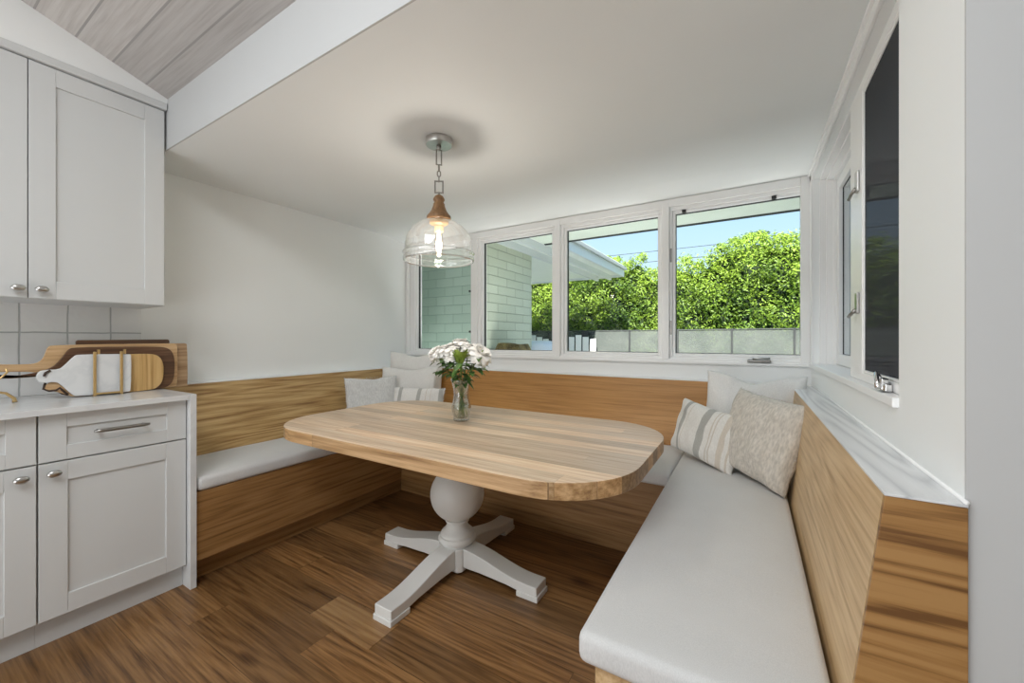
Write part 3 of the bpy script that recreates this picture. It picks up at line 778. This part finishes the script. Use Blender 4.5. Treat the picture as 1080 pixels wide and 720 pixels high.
# light fluting
for v in bm.verts:
    dx, dy = v.co.x - VX, v.co.y - VY; r = math.hypot(dx, dy)
    if r > .02:
        a = math.atan2(dy, dx); kf = 1 + .025 * math.cos(a * 10); v.co.x = VX + dx * kf; v.co.y = VY + dy * kf
V = build('glass_vase', bm, VGLASS, loc=(VX, VY, vz), smooth=True)
tag(V, 'clear fluted glass vase with green stems on the dining table', 'vase')
bm = bmesh.new(); bm_lathe(bm, [(0, .017), (.034, .018), (.044, .055), (.045, .07), (.041, .09), (.036, .115), (.035, .13), (0, .13)], (VX, VY, vz), 32)
build('water', bm, WATER, V, smooth=True)

STEM, nt, b = new_mat('green stem'); 
n_ = N(nt, 'ShaderNodeTexNoise', i_Scale=30.0); nt.links.new(coords(nt), n_.inputs['Vector'])
nt.links.new(ramp(nt, n_.outputs['Fac'], [(.3, (.10, .17, .03)), (.7, (.22, .32, .07))]), b.inputs['Base Color']); b.inputs['Roughness'].default_value = .5
LEAF, nt, b = new_mat('flower leaf')
n_ = N(nt, 'ShaderNodeTexNoise', i_Scale=26.0); nt.links.new(coords(nt), n_.inputs['Vector'])
nt.links.new(ramp(nt, n_.outputs['Fac'], [(.3, (.03, .075, .02)), (.7, (.10, .20, .04))]), b.inputs['Base Color']); b.inputs['Roughness'].default_value = .45
SEPAL, nt, b = new_mat('bright green bud')
n_ = N(nt, 'ShaderNodeTexNoise', i_Scale=40.0); nt.links.new(coords(nt), n_.inputs['Vector'])
nt.links.new(ramp(nt, n_.outputs['Fac'], [(.3, (.20, .30, .04)), (.7, (.36, .46, .09))]), b.inputs['Base Color']); b.inputs['Roughness'].default_value = .5
PETAL = paint('cream white petal', (.95, .93, .89), .6, .01, .01)

def petal(bm, c, ax, up, r, ln, wd, openness, cup):
    """a curved petal growing from c, ax outward, up along the stem"""
    side = ax.cross(up).normalized(); n = 5; rows = []
    for i in range(n + 1):
        s = i / n
        an = openness * s
        p = c + ax * (r * .15 + ln * s * math.sin(.35 + an)) + up * (ln * s * math.cos(.35 + an))
        ww = wd * math.sin(PI * min(1, .12 + .80 * s)) ** .7
        row = []
        for j in range(5):
            q = (j - 2) / 2
            row.append(bm.verts.new(p + side * (ww * q) - ax * (cup * ww * q * q) + up * (.1 * wd * q * q) ))
        rows.append(row)
    for A, B in zip(rows, rows[1:]):
        for j in range(4): bm.faces.new((A[j], A[j + 1], B[j + 1], B[j]))

def leaf(bm, p, d, ln, wd, droop=.3):
    d = d.normalized(); side = d.cross(Vector((0, 0, 1))).normalized(); up = side.cross(d); n = 6; rows = []
    for i in range(n + 1):
        s = i / n; ww = wd * math.sin(PI * (s * .93 + .05)) ** .8
        q = p + d * ln * s - Vector((0, 0, 1)) * droop * ln * s * s
        rows.append([bm.verts.new(q - side * ww + up * ww * .35), bm.verts.new(q), bm.verts.new(q + side * ww + up * ww * .35)])
    for A, B in zip(rows, rows[1:]):
        bm.faces.new((A[0], A[1], B[1], B[0])); bm.faces.new((A[1], A[2], B[2], B[1]))

Rg = Vector((.8563, .5165, 0)); Bk = Vector((-.5165, .8563, 0)); Zu = Vector((0, 0, 1))
vc = Vector((VX, VY, 0))
# offsets: right, back, z, radius, label
fl = [(-.150, -.01, 1.120, .040, 'leftmost white flower of the bouquet, drooping outward'),
      (-.070, -.03, 1.150, .047, 'full white flower left of the green bud'),
      (-.008, .03, 1.178, .044, 'topmost white flower at the back of the bouquet'),
      (.045, .02, 1.150, .043, 'white flower just right of the green bud'),
      (.118, -.02, 1.122, .056, 'largest white flower at the right side of the bouquet'),
      (-.062, -.06, 1.098, .028, 'small white flower low in front, among dark leaves')]
for i, (a, bk, z, r, lab) in enumerate(fl):
    head = vc + Rg * a + Bk * bk + Zu * z
    F = thing('white_flower', lab, 'flower', (head.x, head.y, head.z), 'white flowers in the glass vase')
    # stem
    base = vc + Rg * (-a * .22 + random.uniform(-.012, .012)) + Bk * random.uniform(-.014, .014) + Zu * (vz + .022)
    neck = vc + Rg * (a * .16) + Bk * (bk * .2) + Zu * (vz + .215)
    mid = neck.lerp(head, .55) + Zu * .01
    P_ = []
    for k in range(13):
        t = k / 12
        P_.append(base * (1 - t) ** 3 + neck * 3 * t * (1 - t) ** 2 * 1.0 + mid * 3 * t * t * (1 - t) + head * t ** 3)
    bm = bmesh.new(); bm_tube(bm, P_, .0032, 7); build('stem', bm, STEM, F, smooth=True)
    up = (head - mid).normalized() * .8 + Zu * .35; up.normalize()
    if i in (4,): up = (Zu * .7 + Rg * .5 - Bk * .4).normalized()
    if i in (0,): up = (Zu * .6 - Rg * .6 - Bk * .3).normalized()
    e1 = up.orthogonal().normalized(); e2 = up.cross(e1)
    bm = bmesh.new()
    layers = ((4, .62, .2, .55), (6, .80, .55, .60), (8, .95, .95, .62), (9, 1.05, 1.35, .62), (10, 1.08, 1.75, .6))
    for li, (cnt, ls, op, wd) in enumerate(layers):
        for k in range(cnt):
            an = 2 * PI * k / cnt + li * .6 + random.uniform(-.15, .15)
            ax = e1 * math.cos(an) + e2 * math.sin(an)
            petal(bm, head - up * r * .55, ax, up, r, r * ls * random.uniform(.92, 1.08) * 1.15, r * wd, op + random.uniform(-.1, .1), .55)
    build('bloom', bm, PETAL, F, smooth=True)
    bm = bmesh.new()
    for k in range(6):
        t = random.uniform(.62, .93); idx = int(t * 12); p = P_[idx]
        an = random.uniform(0, 2 * PI); d = Rg * math.cos(an) * 1.1 + Bk * math.sin(an) * .8 + Zu * random.uniform(-.1, .5)
        if p.z < vz + .2: p = P_[9]
        leaf(bm, p, d, random.uniform(.05, .09), random.uniform(.012, .019), random.uniform(.1, .5))
    build('leaves', bm, LEAF, F, smooth=True)
# green bud in the middle
head = vc + Rg * .0 - Bk * .05 + Zu * 1.095
F = thing('green_bud', 'bright green leafy bud at the middle front of the bouquet', 'flower', tuple(head))
bm = bmesh.new()
bm_tube(bm, [vc + Zu * (vz + .03), vc + Zu * (vz + .2) - Bk * .01, head - Zu * .03], .003, 7); build('stem', bm, STEM, F, smooth=True)
bm = bmesh.new()
for li, (cnt, op) in enumerate(((3, .1), (5, .25), (6, .45))):
    for k in range(cnt):
        an = 2 * PI * k / cnt + li; ax = Rg * math.cos(an) + Bk * math.sin(an)
        petal(bm, head - Zu * .045, ax, Zu, .03, .085 - .008 * li, .026, op, .5)
build('bud', bm, SEPAL, F, smooth=True)
# greenery sprigs spilling over the rim
sprigs = [(-1.0, -.25, .02, 'leafy sprig hanging lowest on the left of the vase rim'), (-.75, -.6, .10, 'leafy sprig at the front left above the vase'), (.15, -.9, .08, 'leafy sprig front and centre above the vase'),
          (.9, -.35, .04, 'leafy sprig reaching furthest right above the vase'), (.6, .6, .10, 'leafy sprig at the back right of the bouquet'), (-.4, .8, .10, 'leafy sprig at the back left of the bouquet')]
for a, bk, dz, lab in sprigs:
    d = (Rg * a + Bk * bk).normalized()
    p0 = vc + Zu * (vz + .06) - d * .012; p1 = vc + Zu * (vz + .21) + d * .012; p2 = p1 + d * .055 + Zu * (.05 + dz * .3); p3 = p2 + d * .05 + Zu * (dz * .6 - .02)
    G = thing('leafy_sprig', lab, 'foliage', tuple(p1), 'leafy sprigs in the glass vase')
    bm = bmesh.new(); bm_tube(bm, [p0, p1, p2, p3], .0022, 6); build('stem', bm, STEM, G, smooth=True)
    bm = bmesh.new()
    for k in range(11):
        t = k / 10; p = p1.lerp(p2, t * 2) if t < .5 else p2.lerp(p3, t * 2 - 1)
        sd = Vector((-d.y, d.x, 0)) * (1 if k % 2 else -1)
        leaf(bm, p, d * .7 + sd * random.uniform(.4, 1) + Zu * random.uniform(-.2, .35), random.uniform(.045, .08), random.uniform(.011, .018), random.uniform(.2, .6))
    build('leaves', bm, LEAF, G, smooth=True)

# ------------------------------------------------------------------ pendant lamp
LX, LY = -1.268, 1.43
P = thing('pendant_lamp', 'clear glass dome pendant lamp with turned wood cap on a chain', 'lamp', (LX, LY, ZC))
bm = bmesh.new(); bm_lathe(bm, [(0, ZC), (.062, ZC), (.063, ZC - .004), (.063, ZC - .026), (.060, ZC - .031), (0, ZC - .031)], (LX, LY, 0), 48); build('canopy', bm, NICKEL, P, bevel=.0015)
bm = bmesh.new(); bm_lathe(bm, [(0, ZC - .031), (.011, ZC - .031), (.011, ZC - .044), (.006, ZC - .052), (0, ZC - .054)], (LX, LY, 0), 20); build('canopy_loop', bm, DKNICK, P, smooth=True)
def link(zt, zb, w, r, rot, sq=False):
    bm = bmesh.new(); zc = (zt + zb) / 2; h = (zt - zb) / 2 - r; hw = w / 2 - r
    pts = []
    if sq: loc_ = [(-hw, h), (hw, h), (hw, -h), (-hw, -h)]; 
    else:
        loc_ = [(hw * math.cos(a), (h - hw) + hw * math.sin(a)) for a in [PI * k / 6 for k in range(7)]] + [(hw * math.cos(a), -(h - hw) + hw * math.sin(a)) for a in [PI + PI * k / 6 for k in range(7)]]
    if sq:
        for x, z in loc_: pts.append((x, z))
        bmx = []
        for (xa, za), (xb, zb_) in zip(pts, pts[1:] + pts[:1]):
            A = Vector((LX + xa * math.cos(rot), LY + xa * math.sin(rot), zc + za)); Bv = Vector((LX + xb * math.cos(rot), LY + xb * math.sin(rot), zc + zb_))
            dd = (Bv - A).normalized() * r * .8
            bm_tube(bm, [A - dd, Bv + dd], r, 4)
    else:
        bm_tube(bm, [(LX + x * math.cos(rot), LY + x * math.sin(rot), zc + z) for x, z in loc_], r, 8, closed=True)
    build('chain_link', bm, DKNICK, P, smooth=not sq)
r0 = math.atan2(.5165, .8563)
link(2.082, 2.006, .030, .0032, r0 + .25, True)
link(2.012, 1.976, .018, .0028, r0 + 1.5)
link(1.982, 1.950, .020, .0028, r0 + .2)
bm = bmesh.new(); bm_tube(bm, [(LX, LY, 1.954), (LX, LY, 1.926)], .0026, 8); build('chain_rod', bm, DKNICK, P, smooth=True)
link(1.934, 1.872, .044, .0036, r0 + .1, True)
bm = bmesh.new(); bm_tube(bm, [(LX, LY, 1.878), (LX, LY, 1.862)], .005, 8); build('cap_stem', bm, DKNICK, P, smooth=True)
bm = bmesh.new(); bm_lathe(bm, [(0, 1.866), (.010, 1.865), (.020, 1.858), (.027, 1.846), (.027, 1.840), (.022, 1.834), (.022, 1.828), (.027, 1.822), (.028, 1.812), (.036, 1.79), (.048, 1.772), (.056, 1.764), (.057, 1.752), (.048, 1.744), (0, 1.744)], (LX, LY, 0), 40)
build('wood_cap', bm, LAMPWOOD, P, smooth=True)
WARM = emissive('warm socket glow', (1, .66, .32), .55)
bm = bmesh.new(); bm_lathe(bm, [(0, 1.744), (.045, 1.744), (.043, 1.728), (.030, 1.722), (.020, 1.716), (.020, 1.690), (0, 1.690)], (LX, LY, 0), 32); build('socket', bm, WARM, P, smooth=True)
bm = bmesh.new()
prof = [(.050, 1.748), (.060, 1.742), (.085, 1.732), (.112, 1.714), (.136, 1.688), (.150, 1.660), (.157, 1.630), (.159, 1.600), (.161, 1.594), (.1665, 1.590), (.1665, 1.584), (.161, 1.579), (.1625, 1.572), (.166, 1.565), (.166, 1.557), (.162, 1.552), (.160, 1.548), (.158, 1.551)]
bm_lathe(bm, prof, (LX, LY, 0), 72); build('glass_shade', bm, GLASS, P, smooth=True)
bm = bmesh.new()
for zz, rr in ((1.5875, .1665), (1.5525, .163)):
    bm_tube(bm, [(LX + rr * math.cos(2 * PI * k / 64), LY + rr * math.sin(2 * PI * k / 64), zz) for k in range(64)], .0022, 6, closed=True)
RIMG = thin_glass('glass rim', (.86, .88, .88), .12, .9, .5)
build('glass_rim', bm, RIMG, P, smooth=True)
BULBG = thin_glass('bulb glass', (1, .97, .92), .03, .6, .35)
bm = bmesh.new(); bm_lathe(bm, [(.013, 1.692), (.016, 1.680), (.021, 1.66), (.022, 1.63), (.020, 1.60), (.014, 1.58), (.006, 1.572), (0, 1.570)], (LX, LY, 0), 28); build('bulb', bm, BULBG, P, smooth=True)
FIL = emissive('hot filament', (1, .80, .48), 28)
bm = bmesh.new()
for k in range(4):
    a = k * PI / 2; bm_tube(bm, [(LX + .006 * math.cos(a), LY + .006 * math.sin(a), 1.688), (LX + .009 * math.cos(a), LY + .009 * math.sin(a), 1.645), (LX + .004 * math.cos(a), LY + .004 * math.sin(a), 1.60)], .0016, 6)
build('filament', bm, FIL, P, smooth=True)

# ------------------------------------------------------------------ outdoors
PATIO = paint('pale concrete', (.74, .74, .70), .85, .04, .2)
g = struct(box('ground', (-9, YB + .14, -.22), (8, 16, -.12), PATIO)); g['label'] = 'pale concrete patio outside'
SOF = paint('sage painted soffit', (.64, .71, .63), .7, .03)
FASC = paint('light grey fascia', (.74, .78, .79), .5, .01)
DARKL = paint('dark roof edge', (.03, .033, .035), .6, .01)
# block projection: shade coloured into the front face, light into the side face
H = thing('block_wall', 'sage painted block wall of the house beyond the left windows', 'wall', (-3.2, 3.9, -.12))
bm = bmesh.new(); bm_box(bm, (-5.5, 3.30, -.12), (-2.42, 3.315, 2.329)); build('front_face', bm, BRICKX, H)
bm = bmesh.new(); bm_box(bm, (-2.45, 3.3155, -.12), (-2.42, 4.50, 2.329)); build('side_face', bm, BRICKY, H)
bm = bmesh.new(); bm_box(bm, (-5.5, 3.3155, -.12), (-2.4505, 4.50, 2.329)); build('core', bm, SOF, H)
# patio roof over it
RF = thing('patio_roof', 'white patio roof corner with grey fascia beyond the third window', 'roof', (-3.2, 5.2, 2.3))
bm = bmesh.new(); bm_box(bm, (-6.5, 2.93, 2.33), (-1.98, 7.1, 2.36)); build('soffit', bm, paint('pale soffit', (.86, .90, .86), .6, .02), RF)
bm = bmesh.new(); bm_box(bm, (-1.98, 2.93, 2.29), (-1.94, 7.12, 2.43)); bm_box(bm, (-6.5, 7.1, 2.29), (-1.98, 7.12, 2.43)); build('fascia', bm, FASC, RF, bevel=.004)
bm = bmesh.new(); bm_box(bm, (-1.938, 2.93, 2.41), (-1.90, 7.15, 2.455)); bm_box(bm, (-6.5, 7.12, 2.41), (-1.94, 7.15, 2.455)); build('roof_edge', bm, paint('weathered edge', (.40, .43, .43), .6, .02), RF)
bm = bmesh.new(); bm_box(bm, (-6.5, 2.93, 2.44), (-1.95, 7.1, 2.50)); build('roof_deck', bm, FASC, RF)
for x in (-2.18, -2.42):
    box('beam', (x - .02, 2.95, 2.245), (x + .02, 7.08, 2.3295), FASC, RF)
# eave of this house above the windows
EV = thing('house_eave', 'sage painted roof eave just outside above the right windows', 'roof', (-.5, 3.4, 2.2))
bm = bmesh.new(); bm_box(bm, (-1.88, 2.925, 2.19), (3.0, 3.78, 2.22)); build('soffit', bm, SOF, EV)
box('fascia', (-1.88, 3.781, 2.182), (3.0, 3.82, 2.30), DARKL, EV)
box('roof_deck', (-1.88, 2.925, 2.31), (3.0, 3.9, 2.35), FASC, EV)

# hedge
def leaf_mat(name, lo, hi, ztop):
    m, nt, b = new_mat(name)
    tc = nt.nodes.new('ShaderNodeTexCoord')
    n1 = N(nt, 'ShaderNodeTexNoise', i_Scale=2.2, i_Detail=3.0); nt.links.new(tc.outputs['Object'], n1.inputs['Vector'])
    n2 = N(nt, 'ShaderNodeTexNoise', i_Scale=22.0, i_Detail=1.0); nt.links.new(tc.outputs['Object'], n2.inputs['Vector'])
    sp = nt.nodes.new('ShaderNodeSeparateXYZ'); nt.links.new(tc.outputs['Object'], sp.inputs[0])
    mr = nt.nodes.new('ShaderNodeMapRange'); mr.inputs[1].default_value = .8; mr.inputs[2].default_value = ztop; mr.inputs[3].default_value = -.16; mr.inputs[4].default_value = .18  # yellower and lighter toward the top: sunlight put into the leaf colour
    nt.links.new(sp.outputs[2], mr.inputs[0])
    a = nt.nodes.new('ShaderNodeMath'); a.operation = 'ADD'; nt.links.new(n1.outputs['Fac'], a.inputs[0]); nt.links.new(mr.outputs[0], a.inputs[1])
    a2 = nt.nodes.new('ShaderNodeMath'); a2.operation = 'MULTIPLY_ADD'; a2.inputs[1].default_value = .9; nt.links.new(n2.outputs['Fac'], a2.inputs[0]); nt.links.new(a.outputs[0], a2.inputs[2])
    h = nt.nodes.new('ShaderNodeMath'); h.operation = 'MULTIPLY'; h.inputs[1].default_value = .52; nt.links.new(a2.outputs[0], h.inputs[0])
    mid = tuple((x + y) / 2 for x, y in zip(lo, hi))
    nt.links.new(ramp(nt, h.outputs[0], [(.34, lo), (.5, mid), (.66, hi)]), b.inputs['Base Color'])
    b.inputs['Roughness'].default_value = .5
    b.inputs['Transmission Weight'].default_value = 0
    tr = nt.nodes.new('ShaderNodeBsdfTranslucent'); nt.links.new(b.inputs['Base Color'].links[0].from_socket, tr.inputs[0])
    mx = nt.nodes.new('ShaderNodeMixShader'); mx.inputs[0].default_value = .35
    out = nt.nodes['Material Output']
    nt.links.new(b.outputs[0], mx.inputs[1]); nt.links.new(tr.outputs[0], mx.inputs[2]); nt.links.new(mx.outputs[0], out.inputs[0])
    return m
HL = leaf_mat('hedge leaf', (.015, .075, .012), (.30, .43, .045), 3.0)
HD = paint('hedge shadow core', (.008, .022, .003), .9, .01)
HY = 8.2
top = [(-5.4, 2.9), (-4.4, 2.75), (-3.3, 2.7), (-2.75, 2.85), (-2.45, 2.95), (-2.2, 2.72), (-1.95, 2.90), (-1.72, 2.55), (-1.3, 2.55), (-1.12, 2.75), (-.95, 2.58), (-.7, 2.68), (-.42, 2.95), (-.1, 3.02), (.15, 3.05), (.5, 2.92), (.9, 3.05), (1.5, 2.9), (2.4, 3.0), (4.0, 2.9)]
def topz(x):
    for (a, za), (b_, zb) in zip(top, top[1:]):
        if a <= x <= b_:
            t = (x - a) / (b_ - a); return za + (zb - za) * t
    return 2.9
import array
def leaves_mesh(name, blobs, per, size, parent, mat):
    vs = []; fs = []
    for (c, r) in blobs:
        for k in range(per):
            d = Vector((random.gauss(0, 1), random.gauss(0, 1) , random.gauss(0, 1))).normalized()
            if d.y > .35: d.y = -d.y
            p = c + d * r * random.uniform(.55, 1.08)
            nrm = (d + Vector((random.gauss(0, .5), random.gauss(0, .5), random.gauss(0, .5) + .3))).normalized()
            a = nrm.orthogonal().normalized(); a.rotate(Matrix.Rotation(random.uniform(0, 6.28), 3, nrm)); bb = nrm.cross(a)
            s = size * random.uniform(.6, 1.25); i0 = len(vs)
            vs += [p - a * s, p + bb * s * .38 + nrm * s * .08, p + a * s, p - bb * s * .38 + nrm * s * .08]
            fs.append((i0, i0 + 1, i0 + 2, i0 + 3))
    me = bpy.data.meshes.new(name); me.from_pydata([tuple(v - Vector(parent['_o'])) for v in vs], [], fs); me.materials.append(mat)
    o = bpy.data.objects.new(name, me); C.objects.link(o); o.parent = parent
    return o
HG = thing('hedge', 'tall sunlit green hedge behind the mesh fence', 'hedge', (-.8, HY, -.12))
blobs = []
x = -5.3
while x < 3.6:
    zt = topz(x)
    z = .6
    while z < zt - .16:
        r = random.uniform(.16, .30)
        blobs.append((Vector((x + random.uniform(-.1, .1), HY - random.choice((0, .05, .12, .3)) - random.uniform(.0, .12), z + random.uniform(-.08, .08))), r)); z += .24
    blobs.append((Vector((x, HY - .05, zt - .17)), .19)); blobs.append((Vector((x + random.uniform(-.08, .08), HY + .05, zt - .06)), .11))
    x += .21
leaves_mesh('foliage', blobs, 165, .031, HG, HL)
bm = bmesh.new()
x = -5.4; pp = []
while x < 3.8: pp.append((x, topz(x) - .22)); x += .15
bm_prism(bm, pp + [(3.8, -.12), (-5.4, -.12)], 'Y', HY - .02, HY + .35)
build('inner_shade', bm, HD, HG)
# darker tree tops behind
HL2 = leaf_mat('dark tree leaf', (.012, .04, .008), (.07, .12, .025), 4.0)
for (tx, tz, r, lab) in ((.22, 3.33, .32, 'dark treetop rising behind the middle of the hedge at right'), (.98, 3.45, .16, 'pointed dark treetop behind the hedge at the right window edge')):
    TR = thing('background_tree', lab, 'tree', (tx, 10.2, -.12))
    bl = [(Vector((tx + random.uniform(-r, r) * .7, 10.2, tz - k * .16)), r * random.uniform(.5, .8)) for k in range(9)] + [(Vector((tx, 10.2, tz + r * .3)), r * .4)]
    leaves_mesh('foliage', bl, 120, .05, TR, HL2)
    bm = bmesh.new(); bm_tube(bm, [(tx, 10.2, -.12), (tx, 10.2, tz)], [.09, .03]); build('trunk', bm, DARKL, TR)

# mesh pool fence
FM = bpy.data.materials.new('grey fence mesh'); FM.use_nodes = True; nt = FM.node_tree; b = nt.nodes['Principled BSDF']
n_ = N(nt, 'ShaderNodeTexNoise', i_Scale=3.0, i_Detail=5.0); nt.links.new(coords(nt), n_.inputs['Vector'])
nt.links.new(ramp(nt, n_.outputs['Fac'], [(.3, (.09, .105, .10)), (.7, (.15, .165, .155))]), b.inputs['Base Color'])
b.inputs['Alpha'].default_value = .62; b.inputs['Roughness'].default_value = .8
FE = thing('pool_fence', 'low grey mesh fence with thin dark posts before the hedge', 'fence', (-.8, 6.0, -.12))
fx = [-4.75, -4.1, -3.45, -2.90, -2.30, -1.556, -.88, -.21, .468, 1.14, 1.8]
for a, b_ in zip(fx, fx[1:]):
    box('mesh_panel', (a + .012, 5.998, -.08), (b_ - .012, 6.002, 1.300), FM, FE)
for a in fx:
    box('post', (a - .011, 5.985, -.12), (a + .011, 6.015, 1.318), DARKL, FE)
box('top_rail', (fx[0], 5.99, 1.301), (fx[-1], 6.01, 1.314), paint('fence rail', (.05, .055, .055), .6, .01), FE)
box('wide_post', (-2.27, 5.93, -.12), (-2.19, 5.98, 1.31), DARKL, FE)
# white slatted chairs
CH = paint('white chair paint', (.86, .86, .83), .5, .01)
def chair(x, y, rz, label):
    T_ = thing('patio_chair', label, 'chair', (x, y, -.12))
    def bx(n, a, b_): 
        bm = bmesh.new(); bm_box(bm, a, b_)
        for v in bm.verts: v.co += Vector((x, y, -.12))
        return build(n, bm, CH, T_, bevel=.004)
    for k in range(5): bx('back_slat', (-.27 + k * .112, .20 + 0, .42), (-.27 + k * .112 + .092, .22, 1.36 - abs(k - 2) * .03))
    bx('seat', (-.29, -.25, .38), (.29, .22, .41))
    for sx in (-.29, .25):
        for sy in (-.25, .20): bx('leg', (sx, sy, 0), (sx + .04, sy + .04, .38))
        bx('armrest', (sx - .04, -.27, .62), (sx + .08, .22, .645))
    T_.rotation_euler = (0, 0, rz); return T_
chair(-2.27, 5.62, .15, 'white slatted patio chair seen at the left edge of the third window')
chair(-3.08, 5.62, .1, 'white slatted patio chair seen in the second window')
# spa tub and mound
bm = bmesh.new(); bm_lathe(bm, [(0, 0), (.22, 0), (.24, .10), (.26, .9), (.29, 1.10), (.29, 1.20), (.25, 1.255), (.12, 1.275), (0, 1.275)], (-2.48, 4.86, -.12), 48)
o = build('covered_tub', bm, paint('pale blue cover', (.66, .74, .86), .4, .01), loc=(-2.48, 4.86, -.12), smooth=True)
tag(o, 'pale blue rounded cover outside behind the second window sill', 'tub')
MUD, nt, b = new_mat('brown mound'); n_ = N(nt, 'ShaderNodeTexNoise', i_Scale=14.0, i_Detail=6.0); nt.links.new(coords(nt), n_.inputs['Vector'])
nt.links.new(ramp(nt, n_.outputs['Fac'], [(.35, (.07, .05, .02)), (.65, (.24, .19, .08))]), b.inputs['Base Color']); b.inputs['Roughness'].default_value = .95
bm = bmesh.new(); bm_box(bm, (-2.38, 3.45, -.12), (-1.98, 3.85, 1.13)); bmesh.ops.subdivide_edges(bm, edges=bm.edges, cuts=14, use_grid_fill=True)
cx, cy = -2.18, 3.65
for v in bm.verts:
    t = max(0, (v.co.z - .85) / .28); s = 1 - .42 * t ** 1.3
    v.co.x = cx + (v.co.x - cx) * s; v.co.y = cy + (v.co.y - cy) * s
    nn = noise.noise_vector(v.co * 6) * .03; v.co += nn
o = build('brown_mound', bm, MUD, loc=(cx, cy, -.12), smooth=True); tag(o, 'rough brown mound outside low in the second window', 'mound')
# overhead wires
for i, (z, lab) in enumerate(((5.00, 'upper overhead wire across the sky'), (4.55, 'lower overhead wire across the sky'))):
    bm = bmesh.new(); bm_tube(bm, [(-20 + k * 4, 18 + .0 * k, z + .012 * (k - 5) ** 2 * .3) for k in range(11)], .012, 6)
    o = build('overhead_wire', bm, DARKL, loc=(0, 18, z)); tag(o, lab, 'wire')

# ------------------------------------------------------------------ light
def area(name, loc, rot, sx, sy, e, col=(1, 1, 1)):
    l = bpy.data.lights.new(name, 'AREA'); l.shape = 'RECTANGLE'; l.size = sx; l.size_y = sy; l.energy = e; l.color = col
    o = bpy.data.objects.new(name, l); C.objects.link(o); o.location = loc; o.rotation_euler = rot; return o
area('nook_ceiling_fill', (-1.5, -1.7, .25), (D(142), 0, D(-6)), 2.4, 1.6, 36, (.93, .97, 1))  # added fill lamp near the floor, brightens the nook ceiling
area('rear_fill', (-.8, -3.4, 1.6), (D(92), 0, D(-4)), 3.4, 2.0, 16, (.90, .96, 1))  # added fill lamp behind the camera, no window there
area('kitchen_ceiling_light', (-.7, -.7, 2.72), (D(6), 0, 0), 1.6, .8, 37, (.94, .975, 1))
area('patio_soffit_fill', (-1.4, 3.25, .3), (D(180), 0, 0), 3.6, .5, 36, (1, .99, .95))  # added lamp hidden below the sill, brightens soffit and block wall
pl = bpy.data.lights.new('pendant_bulb_light', 'POINT'); pl.energy = 6.5; pl.color = (1, .95, .89); pl.shadow_soft_size = .022
po = bpy.data.objects.new('pendant_bulb_light', pl); C.objects.link(po); po.location = (LX, LY, 1.635)
sn = bpy.data.lights.new('sun', 'SUN'); sn.energy = 15; sn.angle = .02; sn.color = (1, .96, .88)
so = bpy.data.objects.new('sun', sn); C.objects.link(so); so.rotation_euler = (D(43), 0, D(10))

w = bpy.data.worlds.new('sky'); bpy.context.scene.world = w; w.use_nodes = True; nt = w.node_tree
bg = nt.nodes['Background']
tc = nt.nodes.new('ShaderNodeTexCoord'); sp = nt.nodes.new('ShaderNodeSeparateXYZ'); nt.links.new(tc.outputs['Generated'], sp.inputs[0])
nt.links.new(ramp(nt, sp.outputs[2], [(0, (.78, .90, .98)), (.12, (.62, .82, .98)), (.3, (.45, .70, .96)), (1, (.36, .60, .93))]), bg.inputs[0])
bg.inputs[1].default_value = 1.0

# ------------------------------------------------------------------ camera
cam = bpy.data.cameras.new('camera'); co = bpy.data.objects.new('camera', cam); C.objects.link(co)
cam.sensor_width = 36; cam.lens = 36 * 417 / 1080; cam.clip_start = .02
cam.shift_y = -(357 - 360) / 1080 * -1
co.location = (0, 0, 1.183); co.rotation_euler = (PI / 2, 0, math.atan(251.5 / 417))
bpy.context.scene.camera = co
vs_ = bpy.context.scene.view_settings
vs_.view_transform = 'Standard'; vs_.look = 'None'; vs_.exposure = 0.33; vs_.gamma = 1.0
cy_ = bpy.context.scene.cycles
cy_.max_bounces = 10; cy_.diffuse_bounces = 5; cy_.transparent_max_bounces = 16; cy_.caustics_reflective = False; cy_.caustics_refractive = False; cy_.sample_clamp_indirect = 6
for o in bpy.data.objects:
    if '_o' in o: del o['_o']
